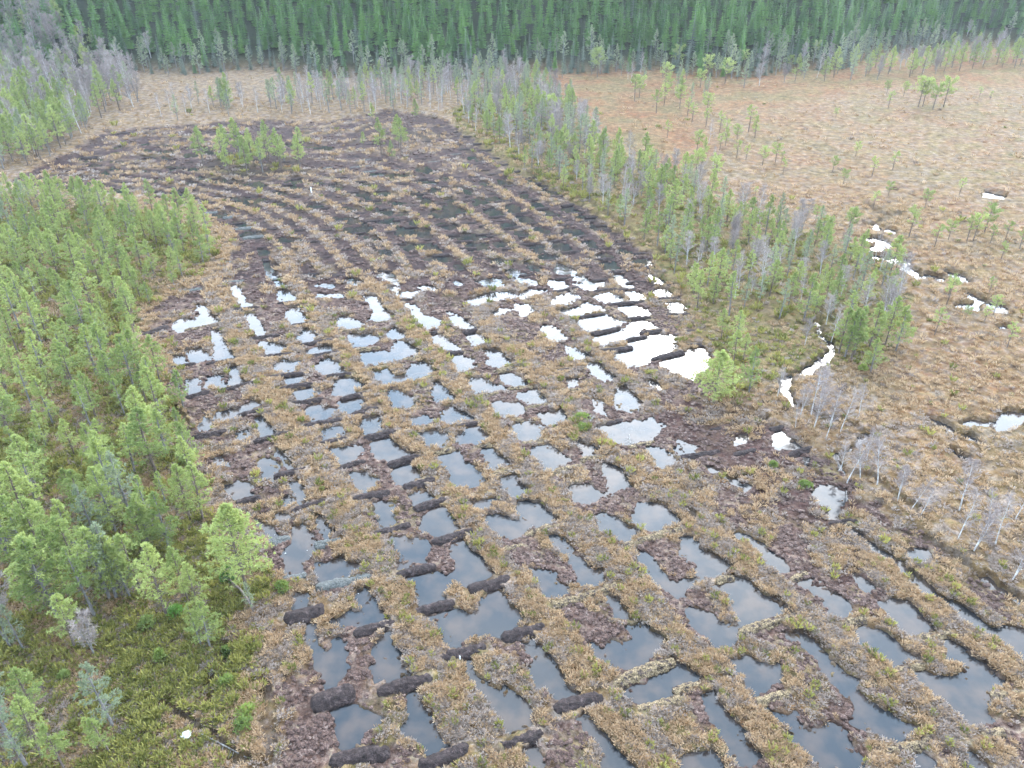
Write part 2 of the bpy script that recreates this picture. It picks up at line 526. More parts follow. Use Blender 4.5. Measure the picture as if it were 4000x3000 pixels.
def sstep(a, b, x):
    t = np.clip((x - a) / (b - a), 0, 1)
    return t * t * (3 - 2 * t)
def seg_dist(px, py, a, b):
    ax, ay = a; bx, by = b
    vx, vy = bx - ax, by - ay
    l2 = vx * vx + vy * vy + 1e-9
    t = np.clip(((px - ax) * vx + (py - ay) * vy) / l2, 0, 1)
    return np.hypot(px - ax - t * vx, py - ay - t * vy)
def sdf(px, py, poly):          # positive inside
    n = len(poly); d = np.full(px.shape, 1e9); ins = np.zeros(px.shape, bool)
    for i in range(n):
        a = poly[i]; b = poly[(i + 1) % n]
        d = np.minimum(d, seg_dist(px, py, a, b))
        if a[1] != b[1]:
            c = ((a[1] > py) != (b[1] > py)) & (px < (b[0] - a[0]) * (py - a[1]) / (b[1] - a[1]) + a[0])
            ins ^= c
    return np.where(ins, d, -d)

POND_W = []
GROW = {}
for c, n in PONDS:
    POND_W.append([cg(c, n[i], n[i + 1]) for i in range(0, len(n), 2)])
    vy = cv(c, 0, n[1])[1]
    GROW[len(POND_W) - 1] = .8 if c == 'C' or (c == 'F' and n[1] < 400 and n[0] > 1200) else .05 if c == 'F' and n[0] < 1200 else .3 if c == 'F' else .30 if vy < 850 else .17
N_BIG = len(POND_W)
for c, n in POOLS:
    cx, cy, pw, ph = n
    ph = ph * 1.15; pw = pw * 1.1
    sl = 0.12 if c in 'A' else 0.3
    pts = []
    for k in range(11):
        a = k / 11 * 2 * math.pi; rr = 0.5 * (0.55 + 0.7 * rnd.random())
        ux = math.cos(a) * pw * rr * 1.1; uy = math.sin(a) * ph * rr * 1.1
        pts.append(cg(c, cx + ux + uy * sl * 3, cy + uy + ux * 0.02))
    POND_W.append(pts)
ROWS = {0.0: [(610, 600), (560, 520), (470, 465), (330, 428), (150, 408), (40, 399)],
        .22: [(775, 600), (690, 505), (580, 445), (420, 405), (240, 385), (80, 385)],
        .40: [(920, 600), (820, 500), (710, 430), (540, 388), (370, 362), (130, 362)],
        .55: [(1050, 600), (940, 500), (820, 420), (700, 385), (520, 378), (190, 335)],
        .72: [(1190, 600), (1080, 500), (960, 420), (860, 372), (780, 350), (700, 345)],
        1.0: [(1480, 640), (1370, 540), (1250, 445), (1130, 370), (1000, 295), (930, 262)]}
def row_line(j):
    ks = sorted(ROWS); a = max(k for k in ks if k <= j); b = min(k for k in ks if k >= j)
    t = 0 if a == b else (j - a) / (b - a)
    P_ = [(p[0] * (1 - t) + q[0] * t, p[1] * (1 - t) + q[1] * t) for p, q in zip(ROWS[a], ROWS[b])]
    W_ = [G(*p) for p in P_]; out = []
    for k in range(len(W_) - 1):          # Catmull-Rom through the control points
        p0, p1, p2, p3 = W_[max(k - 1, 0)], W_[k], W_[k + 1], W_[min(k + 2, len(W_) - 1)]
        for m in range(6):
            u = m / 6
            out.append(tuple(.5 * (2 * p1[c] + (p2[c] - p0[c]) * u + (2 * p0[c] - 5 * p1[c] + 4 * p2[c] - p3[c]) * u * u + (3 * p1[c] - p0[c] - 3 * p2[c] + p3[c]) * u ** 3) for c in (0, 1)))
    return out + [W_[-1]]
STRIP_UP = [(rnd.uniform(.55, .95), row_line((k + .5) / 12)) for k in range(12)]
for pts_, hw_ in (([(215, 322), (330, 312), (480, 318)], .9), ([(235, 305), (340, 294), (470, 298)], .9), ([(300, 288), (420, 280), (540, 284)], .8), ([(190, 345), (300, 335), (440, 338)], 1.0),
                  ([(650, 290), (760, 285), (860, 268)], 1.1), ([(680, 310), (780, 305), (880, 288), (930, 300)], 1.1), ([(740, 330), (860, 325), (920, 315)], .9), ([(600, 275), (700, 275), (800, 258)], .9)):
    STRIP_UP.append((hw_, [G(*p) for p in pts_]))
# black trenches cut beside the upper rows, broken by the dams
TRENCH = []
for k in range(13):
    ln_ = row_line(min(k / 12, 1.0)); q = 0
    seg = []
    acc = 0; gap = rnd.uniform(1, 4); on = False; cur = []
    for a_, b3 in zip(ln_[:-1], ln_[1:]):
        dd3 = math.hypot(b3[0] - a_[0], b3[1] - a_[1]); n3 = max(1, int(dd3 / .8))
        for m in range(n3):
            p = (a_[0] + (b3[0] - a_[0]) * m / n3, a_[1] + (b3[1] - a_[1]) * m / n3); acc += dd3 / n3
            if on: cur.append(p)
            if acc > gap:
                acc = 0
                if on and len(cur) > 1: TRENCH.append((rnd.uniform(.28, .6), cur))
                on = not on; cur = []; gap = rnd.uniform(2.0, 5.0) if on else rnd.uniform(1.6, 4.5)
TRENCH = [t for t in TRENCH if t[1][0][1] > 112]
DITCH_W = TRENCH + [(n[0], [cg(c, n[i], n[i + 1]) for i in range(1, len(n), 2)]) for c, n in DITCH]
STRIP_W = [(n[0], [cg(c, n[i], n[i + 1]) for i in range(1, len(n), 2)]) for c, n in STRIPS]

def accumulate(px, py, items, margin, polyline):
    best = np.full(px.shape, -9.0)
    for q_, it in enumerate(items):
        if polyline: hw, pts = it; hw = hw * (1.6 if min(p_[1] for p_ in pts) > 130 else 1.0)
        else: hw, pts = 0, it
        xs = [p[0] for p in pts]; ys = [p[1] for p in pts]; m = margin + hw
        sel = np.nonzero((px > min(xs) - m) & (px < max(xs) + m) & (py > min(ys) - m) & (py < max(ys) + m))[0]
        if not len(sel): continue
        sx, sy = px[sel], py[sel]
        if polyline:
            d = np.full(sx.shape, 1e9)
            for a, b in zip(pts[:-1], pts[1:]): d = np.minimum(d, seg_dist(sx, sy, a, b))
            val = hw - d
        else:
            val = sdf(sx, sy, pts) + (GROW.get(q_, .30) if items is POND_W else 0)
        best[sel] = np.maximum(best[sel], val)
    return best

def forest_edge(x):
    return 300 + 70 * sstep(60, 230, x) + 8 * np.sin(x * 0.045) + 5 * np.sin(x * 0.13 + 1)
def hill(x, y):
    s = np.maximum(y - forest_edge(x) + 4, 0)
    return 0.42 * np.minimum(s, 60) + 0.0028 * np.minimum(s, 60) ** 2 + np.clip(s - 60, 0, 360) * (0.61 - .30 * sstep(190, 330, x)) + np.maximum(s - 420, 0) * .05

def ground(x, y):
    x = np.asarray(x, float); y = np.asarray(y, float)
    shp = x.shape; x = x.ravel(); y = y.ravel()
    r = np.hypot(x, y)
    wx = (fbm(x, y, 2.2, 3, 1) - .5); wy = (fbm(x, y, 2.2, 3, 2) - .5)
    fx = (fbm(x, y, .6, 2, 3) - .5); fy = (fbm(x, y, .6, 2, 4) - .5)
    xw = x + wx * 1.0 + fx * .6; yw = y + wy * 1.0 + fy * .6
    field = accumulate(x + wx * 5, y + wy * 5, [ZW['field']], 12, False)
    strip = np.maximum(accumulate(xw, yw, STRIP_W, 3, True), accumulate(x + wx * .9 + fx * .5, y + wy * .9 + fy * .5, STRIP_UP, 3, True))
    pond = accumulate(xw, yw, POND_W, 3, False)
    dit = accumulate(xw, yw, DITCH_W, 3, True)
    wood = accumulate(x + wx * 5, y + wy * 5, [ZW['wood_left']], 12, False)
    rs = accumulate(x + wx * 5, y + wy * 5, [ZW['strip_right'], ZW['island']], 12, False)
    inf = sstep(-.8, .8, field)
    n_big = fbm(x, y, 7, 3, 11); n_mid = fbm(x, y, 1.6, 3, 12); n_sm = fbm(x, y, .45, 2, 13)
    tus = lumps(x, y, .55, 21); tus2 = lumps(x, y, 1.3, 31)
    wsh = fbm(x, y, 3.2, 3, 41)
    smask = sstep(-.5, .35, strip)
    outside = 0.16 + .20 * n_big + .26 * tus2 * n_mid + .16 * n_sm + .10 * tus
    peat = 0.06 + .16 * (n_mid - .35) + .30 * (n_sm - .42) + .08 * tus * n_mid + .06 * (n_big - .3)
    upf = sstep(98, 118, y)
    veg = sstep(.43, .56, wsh + .16 * (n_sm - .5) - .13 * upf) * inf * (1 - smask)
    peat = peat + .10 * veg
    stripz = 0.19 + .18 * (n_mid - .5) + .15 * tus + .20 * (n_sm - .5)
    z = outside * (1 - inf) + inf * (peat * (1 - smask) + stripz * smask)
    wet = np.maximum(pond, dit)
    # shore: peat falls softly into the pools, strips stand over them with a cut face
    shore = sstep(-.22, .08, wet + .7 * (n_sm - .5))
    islets = sstep(.62, .74, n_sm * .6 + n_mid * .4) * sstep(1.3, .2, pond) * inf
    z = z * (1 - shore) + (-.25 + .38 * islets) * shore
    z = np.where(pond < -.35, np.maximum(z, .015 + .05 * n_sm), z)
    z = z + hill(x, y) + .5 * np.clip((r - 400) / 200, 0, 1)
    z = z + 1.2 * (fbm(x, y, 26, 3, 51) - .5) * sstep(0, 25, y - forest_edge(x)) * 3
    out = dict(z=z, inf=inf, smask=smask, veg=veg, shore=shore, wood=sstep(-1, 1.5, wood), rs=sstep(-1, 1.5, rs),
               n_big=n_big, n_mid=n_mid, n_sm=n_sm, tus=tus, wet=wet)
    return {k: v.reshape(shp) for k, v in out.items()}
def gz(x, y):
    return float(ground(np.array([x]), np.array([y]))['z'][0])

# ------------------------------------------------------------------ helpers
def link(o, parent=None):
    COL.objects.link(o)
    if parent is not None: o.parent = parent
    return o
def tag(o, label=None, cat=None, group=None, kind=None):
    if label: o['label'] = label
    if cat: o['category'] = cat
    if group: o['group'] = group
    if kind: o['kind'] = kind
    return o
def mesh_np(name, verts, faces4, mats=(), smooth=True, mat_idx=None, tris=False):
    me = bpy.data.meshes.new(name)
    verts = np.asarray(verts, np.float32); f = np.asarray(faces4, np.int32)
    k = f.shape[1]
    me.vertices.add(len(verts)); me.vertices.foreach_set('co', verts.ravel())
    me.loops.add(f.size); me.loops.foreach_set('vertex_index', f.ravel())
    me.polygons.add(len(f)); me.polygons.foreach_set('loop_start', np.arange(0, f.size, k, dtype=np.int32))
    if smooth: me.polygons.foreach_set('use_smooth', np.ones(len(f), bool))
    for m in mats: me.materials.append(m)
    if mat_idx is not None: me.polygons.foreach_set('material_index', np.asarray(mat_idx, np.int32))
    me.update(calc_edges=True)
    return me
class MB:
    def __init__(s): s.v = []; s.f = []
    def quad(s, a, b, c, d):
        n = len(s.v); s.v += [tuple(a), tuple(b), tuple(c), tuple(d)]; s.f.append((n, n + 1, n + 2, n + 3))
    def tube(s, pts, rads, k=4):
        n0 = len(s.v)
        for i, p in enumerate(pts):
            p = Vector(p)
            d = (Vector(pts[min(i + 1, len(pts) - 1)]) - Vector(pts[max(i - 1, 0)])).normalized()
            ref = Vector((0, 0, 1)) if abs(d.z) < .8 else Vector((1, 0, 0))
            a = d.cross(ref).normalized(); b = d.cross(a)
            for j in range(k):
                t = j / k * 2 * math.pi
                s.v.append(tuple(p + (a * math.cos(t) + b * math.sin(t)) * rads[i]))
        for i in range(len(pts) - 1):
            for j in range(k):
                s.f.append((n0 + i * k + j, n0 + i * k + (j + 1) % k, n0 + (i + 1) * k + (j + 1) % k, n0 + (i + 1) * k + j))
    def mesh(s, name, mat, smooth=False):
        return mesh_np(name, s.v, s.f, [mat] if mat else [], smooth)

# ------------------------------------------------------------------ materials
def new_mat(name):
    m = bpy.data.materials.new(name); m.use_nodes = True
    t = m.node_tree; b = t.nodes['Principled BSDF']
    return m, t, b
def node(t, ty, **kw):
    n = t.nodes.new(ty)
    for k, v in kw.items():
        if k in ('Scale', 'Detail', 'Roughness', 'Distortion', 'Strength', 'Distance'): n.inputs[k].default_value = v
        else: setattr(n, k, v)
    return n
def ramp(t, fac, stops):
    n = t.nodes.new('ShaderNodeValToRGB'); e = n.color_ramp.elements
    e[0].position, e[0].color = stops[0][0], (*stops[0][1], 1)
    e[1].position, e[1].color = stops[-1][0], (*stops[-1][1], 1)
    for p, c in stops[1:-1]:
        x = e.new(p); x.color = (*c, 1)
    t.links.new(fac, n.inputs[0]); return n.outputs[0]
def mixc(t, fac, a, b, mode='MIX'):
    n = t.nodes.new('ShaderNodeMix'); n.data_type = 'RGBA'; n.blend_type = mode
    for s, i in ((fac, 0), (a, 6), (b, 7)):
        if isinstance(s, (int, float)): n.inputs[i].default_value = s
        elif isinstance(s, tuple): n.inputs[i].default_value = (*s, 1)
        else: t.links.new(s, n.inputs[i])
    return n.outputs[2]
def mth(t, op, a, b):
    n = t.nodes.new('ShaderNodeMath'); n.operation = op
    for i, s in enumerate((a, b)):
        if isinstance(s, (int, float)): n.inputs[i].default_value = s
        else: t.links.new(s, n.inputs[i])
    return n.outputs[0]

def leafy(name, c1, c2, trans=.35):
    m, t, b = new_mat(name)
    oi = t.nodes.new('ShaderNodeObjectInfo')
    geo = t.nodes.new('ShaderNodeTexCoord')
    ns = node(t, 'ShaderNodeTexNoise', Scale=1.6, Detail=2.0); t.links.new(geo.outputs['Object'], ns.inputs['Vector'])
    f = mth(t, 'ADD', mth(t, 'MULTIPLY', oi.outputs['Random'], .6), mth(t, 'MULTIPLY', mth(t, 'SUBTRACT', ns.outputs['Fac'], .3), 1.0))
    col = ramp(t, f, [(0.1, c1), (0.9, c2)])
    t.links.new(col, b.inputs['Base Color']); b.inputs['Roughness'].default_value = .7
    b.inputs['Specular IOR Level'].default_value = .25
    tr = t.nodes.new('ShaderNodeBsdfTranslucent'); t.links.new(col, tr.inputs['Color'])
    ms = t.nodes.new('ShaderNodeMixShader'); ms.inputs[0].default_value = trans
    t.links.new(b.outputs[0], ms.inputs[1]); t.links.new(tr.outputs[0], ms.inputs[2])
    t.links.new(ms.outputs[0], t.nodes['Material Output'].inputs[0])
    return m
def barky(name, c1, c2, sc_=(3, 3, 1.2)):
    m, t, b = new_mat(name)
    geo = t.nodes.new('ShaderNodeTexCoord')
    mp = t.nodes.new('ShaderNodeMapping'); mp.inputs['Scale'].default_value = sc_
    t.links.new(geo.outputs['Object'], mp.inputs[0])
    ns = node(t, 'ShaderNodeTexNoise', Scale=1.5, Detail=4.0); t.links.new(mp.outputs[0], ns.inputs['Vector'])
    t.links.new(ramp(t, ns.outputs['Fac'], [(.38, c1), (.62, c2)]), b.inputs['Base Color'])
    b.inputs['Roughness'].default_value = .85
    return m
M_PINE = leafy('pine_needles', (.21, .27, .085), (.45, .49, .17), .44)
M_PINEG = leafy('pine_needles_greyed', (.22, .255, .155), (.38, .41, .25), .42)
M_SPRUCE = leafy('spruce_needles', (.055, .155, .04), (.25, .43, .10), .40)
M_SPRUCEG = leafy('spruce_needles_lichen_grey', (.14, .18, .14), (.22, .26, .19), .3)
M_BARK = barky('pine_bark', (.10, .075, .062), (.20, .15, .12))
M_BARKG = barky('grey_bark', (.13, .12, .115), (.24, .22, .21))
M_BIRCH = barky('birch_bark', (.30, .28, .27), (.70, .68, .66))
M_TWIG = leafy('birch_twigs', (.22, .175, .165), (.38, .32, .29), .2)
M_BUSH = leafy('juniper_needles', (.12, .17, .045), (.30, .36, .09))
M_STRAW = leafy('dry_grass', (.31, .195, .10), (.60, .435, .275), .38)
M_HEATH = leafy('heather', (.20, .14, .10), (.50, .42, .37), .35)
M_MOSS = leafy('moss_and_berry_shrub', (.11, .125, .03), (.42, .375, .105), .35)

def peat_mat(name, c1, c2, c3, veg=None):
    m, t, b = new_mat(name)
    geo = t.nodes.new('ShaderNodeNewGeometry')
    n1 = node(t, 'ShaderNodeTexNoise', Scale=2.2, Detail=5.0, Roughness=.7); t.links.new(geo.outputs['Position'], n1.inputs['Vector'])
    n2 = node(t, 'ShaderNodeTexNoise', Scale=11.0, Detail=3.0, Roughness=.7); t.links.new(geo.outputs['Position'], n2.inputs['Vector'])
    c = ramp(t, n1.outputs['Fac'], [(.35, c1), (.55, c2), (.7, c3)])
    if veg:
        n3 = node(t, 'ShaderNodeTexNoise', Scale=2.6, Detail=5.0, Roughness=.75); t.links.new(geo.outputs['Position'], n3.inputs['Vector'])
        vf = ramp(t, n3.outputs['Fac'], [(.42, (0, 0, 0)), (.52, (1, 1, 1))])
        vc = ramp(t, n2.outputs['Fac'], [(.3, veg[0]), (.7, veg[1])])
        c = mixc(t, vf, c, vc)
    c = mixc(t, .7, c, ramp(t, n2.outputs['Fac'], [(.38, (.35, .35, .35)), (.62, (1.9, 1.9, 1.9))]), 'MULTIPLY')
    t.links.new(c, b.inputs['Base Color']); b.inputs['Roughness'].default_value = .8; b.inputs['Specular IOR Level'].default_value = .2
    bp = node(t, 'ShaderNodeBump', Strength=.9, Distance=.12); t.links.new(n2.outputs['Fac'], bp.inputs['Height'])
    t.links.new(bp.outputs[0], b.inputs['Normal'])
    return m
M_DAM = peat_mat('bare_peat', (.016, .011, .010), (.036, .024, .022), (.085, .060, .055))
M_DAMV = peat_mat('peat_with_tussocks', (.022, .014, .013), (.042, .028, .026), (.07, .05, .045), ((.09, .06, .03), (.26, .19, .11)))
M_DAMG = peat_mat('grey_mineral_soil', (.06, .06, .053), (.10, .098, .09), (.15, .147, .13))

# ground
def ground_mat():
    m, t, b = new_mat('bog_ground')
    geo = t.nodes.new('ShaderNodeNewGeometry'); P = geo.outputs['Position']
    def noise(s, d=4.0, r=.6, off=None):
        n = node(t, 'ShaderNodeTexNoise', Scale=s, Detail=d, Roughness=r)
        if off:
            mp = t.nodes.new('ShaderNodeMapping'); mp.inputs['Location'].default_value = off
            t.links.new(P, mp.inputs[0]); t.links.new(mp.outputs[0], n.inputs['Vector'])
        else: t.links.new(P, n.inputs['Vector'])
        return n.outputs['Fac']
    a1 = t.nodes.new('ShaderNodeAttribute'); a1.attribute_name = 'cover'
    a2 = t.nodes.new('ShaderNodeAttribute'); a2.attribute_name = 'cover_b'
    s1 = t.nodes.new('ShaderNodeSeparateColor'); t.links.new(a1.outputs['Color'], s1.inputs[0])
    s2 = t.nodes.new('ShaderNodeSeparateColor'); t.links.new(a2.outputs['Color'], s2.inputs[0])
    nf = noise(4.5, 4, .7); nm = noise(1.3, 5, .65, (7, 3, 0)); nb = noise(.07, 4, .6, (3, 9, 0)); nf2 = noise(7.0, 3, .7, (31, 5, 0)); nm2 = noise(.7, 5, .7, (50, 5, 2))
    wide = noise(.55, 10, .78, (11, 2, 7)); wide2 = noise(.9, 9, .75, (2, 21, 3))
    gold = ramp(t, wide2, [(.36, (0.060, 0.035, 0.017)), (.46, (0.140, 0.083, 0.038)), (.54, (0.185, 0.122, 0.062)), (.64, (0.090, 0.074, 0.028))])
    hea = ramp(t, nf2, [(.35, (0.105, 0.075, 0.062)), (.65, (0.298, 0.240, 0.210))])
    gold = mixc(t, ramp(t, nm2, [(.46, (0, 0, 0)), (.58, (.7, .7, .7))]), gold, hea)
    peat = ramp(t, wide2, [(.38, (.030, .016, .012)), (.48, (.088, .050, .038)), (.56, (.15, .10, .078)), (.64, (.22, .165, .11))])
    orange = ramp(t, nb, [(.40, (0.150, 0.055, 0.022)), (.5, (0.165, 0.085, 0.038)), (.60, (0.105, 0.078, 0.030))])
    orange = mixc(t, ramp(t, wide2, [(.47, (0, 0, 0)), (.56, (.8, .8, .8))]), orange, (0.18, 0.112, 0.056))
    orange = mixc(t, ramp(t, nm2, [(.54, (0, 0, 0)), (.66, (.7, .7, .7))]), orange, (0.105, 0.091, 0.044))
    green = ramp(t, wide2, [(.36, (0.042, 0.044, 0.015)), (.47, (0.101, 0.099, 0.027)), (.54, (0.166, 0.115, 0.048)), (.64, (0.091, 0.101, 0.025))])
    green = mixc(t, ramp(t, nm2, [(.5, (0, 0, 0)), (.62, (.8, .8, .8))]), green, (0.166, 0.106, 0.060))
    red = ramp(t, nf, [(.35, (.038, .015, .014)), (.65, (.07, .036, .030))])
    dark = (.018, .026, .010)
    c = mixc(t, s1.outputs[0], orange, gold)            # R: straw
    c = mixc(t, s1.outputs[1], c, peat)                  # G: bare peat
    c = mixc(t, s1.outputs[2], c, green)                 # B: moss and shrub
    c = mixc(t, s2.outputs[0], c, red)
    pu = t.nodes.new('ShaderNodeAttribute'); pu.attribute_name = 'raw_peat'
    c = mixc(t, pu.outputs['Fac'], c, mixc(t, .75, ramp(t, wide2, [(.38, (.014, .008, .008)), (.5, (.032, .015, .015)), (.62, (.085, .046, .042))]), (.028, .014, .014)))
    c = mixc(t, s2.outputs[1], c, dark)                  # forest floor
    c = mixc(t, s2.outputs[2], c, (.020, .014, .012))     # wet cut bank
    c = mixc(t, 1.0, c, ramp(t, wide, [(.36, (.42, .40, .40)), (.5, (1, 1, 1)), (.64, (1.65, 1.65, 1.65))]), 'MULTIPLY')
    t.links.new(c, b.inputs['Base Color'])
    rg = t.nodes.new('ShaderNodeMapRange'); t.links.new(s1.outputs[1], rg.inputs[0]); rg.inputs[3].default_value = .9; rg.inputs[4].default_value = .75
    t.links.new(rg.outputs[0], b.inputs['Roughness'])
    b.inputs['Specular IOR Level'].default_value = .1
    hsum = mth(t, 'ADD', mth(t, 'MULTIPLY', nf, .4), mth(t, 'ADD', mth(t, 'MULTIPLY', nf2, .25), wide))
    bp = node(t, 'ShaderNodeBump', Strength=1.0, Distance=.35); t.links.new(hsum, bp.inputs['Height'])
    t.links.new(bp.outputs[0], b.inputs['Normal'])
    return m
M_GROUND = ground_mat()

def water_mat():
    m, t, b = new_mat('bog_water')
    b.inputs['Roughness'].default_value = .035
    b.inputs['IOR'].default_value = 1.37
    geo = t.nodes.new('ShaderNodeNewGeometry')
    n1 = node(t, 'ShaderNodeTexNoise', Scale=.9, Detail=3.0); t.links.new(geo.outputs['Position'], n1.inputs['Vector'])
    n2 = node(t, 'ShaderNodeTexNoise', Scale=.45, Detail=4.0); t.links.new(geo.outputs['Position'], n2.inputs['Vector'])
    t.links.new(ramp(t, n2.outputs['Fac'], [(.42, (.016, .017, .019)), (.66, (.052, .036, .028))]), b.inputs['Base Color'])
    bp = node(t, 'ShaderNodeBump', Strength=.12, Distance=.05); t.links.new(n1.outputs['Fac'], bp.inputs['Height'])
    t.links.new(bp.outputs[0], b.inputs['Normal'])
    return m
M_WATER = water_mat()

# ------------------------------------------------------------------ ground mesh (one sheet)
dep = np.linspace(R(66), R(8.2), 880)
rad = CAMH / np.tan(dep)
rad = np.concatenate([[.5, 5, 10, 15, 19], rad])
far = [rad[-1]]
while far[-1] < 800: far.append(far[-1] * 1.016 + .3)
rad = np.concatenate([rad, far[1:]])
az = np.concatenate([np.linspace(-180, -50, 60)[:-1], np.linspace(-50, 50, 1060), np.linspace(50, 180, 60)[1:-1]])
az = np.radians(az)
RR, AA = np.meshgrid(rad, az, indexing='ij')
GX = RR * np.sin(AA); GY = RR * np.cos(AA)
g = ground(GX, GY)
nr, na = GX.shape
vid = np.arange(nr * na).reshape(nr, na)
a = vid[:-1, :]; b_ = vid[1:, :]
a2 = np.roll(a, -1, axis=1); b2 = np.roll(b_, -1, axis=1)
faces = np.stack([a, a2, b2, b_], -1).reshape(-1, 4)
gm = mesh_np('ground', np.stack([GX, GY, g['z']], -1).reshape(-1, 3), faces, [M_GROUND])
def zmask(name, soft=2.0, warp=5):
    wx = fbm(GX, GY, 6, 3, 71) - .5; wy = fbm(GX, GY, 6, 3, 72) - .5
    d = accumulate((GX + wx * warp).ravel(), (GY + wy * warp).ravel(), [ZW[name]], 20, False).reshape(GX.shape)
    return sstep(-soft, soft, d)
mg = zmask('grass_gold', 4); mr = zmask('peat_red', 2, 8); mo = zmask('meadow_orange', 8, 14); mu = zmask('upper_meadow', 4)
inf = g['inf']; sm = g['smask']
straw = np.clip(.45 * fbm(GX, GY, 18, 3, 81) + .35, 0, 1)
straw = np.maximum(straw * (1 - mo * .8), np.maximum(mg * .95, mu * .45))
straw = np.where(inf > .5, 1.0, straw)
straw = np.maximum(straw, (GX < -10) * .9)
peatm = inf * (1 - sm) * (1 - g['veg'] * .9)
peatm = np.maximum(peatm, inf * sm * .35 * sstep(.5, .62, g['n_mid']))
upper = sstep(98, 115, GY) * inf
peatm = np.clip(peatm + .25 * upper * sstep(.35, .6, fbm(GX, GY, 5, 2, 83)), 0, 1) * (1 - .5 * (1 - upper) * sstep(.58, .7, fbm(GX, GY, 3, 2, 84)))
green = np.maximum(g['wood'] * (.35 + .9 * fbm(GX, GY, 5, 3, 85)), g['rs'] * (.4 + .7 * fbm(GX, GY, 5, 3, 86)))
nearleft = sstep(75, 50, GY) * (GX < -5)
green = np.clip(green * (1 - .75 * nearleft * sstep(.42, .55, fbm(GX, GY, 4, 3, 87))), 0, 1)
green = np.maximum(green, .5 * inf * sstep(.64, .74, fbm(GX, GY, 4.5, 2, 88)) * (1 - peatm * .5))
hum = sstep(.56, .68, fbm(GX * 1.0, GY * 1.0, 3.5, 3, 89)) * (1 - inf) * (GX > 20)
green = np.maximum(green, hum * .55 * sstep(30, 140, GX + .0 * GY))
ff = sstep(-8, 6, GY - forest_edge(GX))
bank = sstep(-.28, -.05, g['wet']) * (.25 + .45 * sm)
bank = np.clip(bank, 0, 1)
def setattr_col(me, name, r_, g_, b3):
    at = me.attributes.new(name, 'FLOAT_COLOR', 'POINT')
    arr = np.stack([r_, g_, b3, np.ones_like(r_)], -1).astype(np.float32)
    at.data.foreach_set('color', arr.ravel())
setattr_col(gm, 'cover', straw, peatm, green)
setattr_col(gm, 'cover_b', mr * (.4 + .6 * fbm(GX, GY, 1.5, 2, 90)) * inf * (1 - sm), ff, bank)
ra = gm.attributes.new('raw_peat', 'FLOAT', 'POINT'); ra.data.foreach_set('value', (upper * peatm * (.6 + .45 * fbm(GX, GY, 4, 2, 84))).astype(np.float32).ravel())
gro = link(bpy.data.objects.new('ground', gm)); tag(gro, kind='structure', label='open bog ground with cut peat field, straw strips and moss')

wm = mesh_np('water', [(-400, 5, 0), (400, 5, 0), (400, 420, 0), (-400, 420, 0)], [(0, 1, 2, 3)], [M_WATER], False)
wat = link(bpy.data.objects.new('water', wm)); tag(wat, kind='structure', label='still dark bog water filling the pools and ditches')

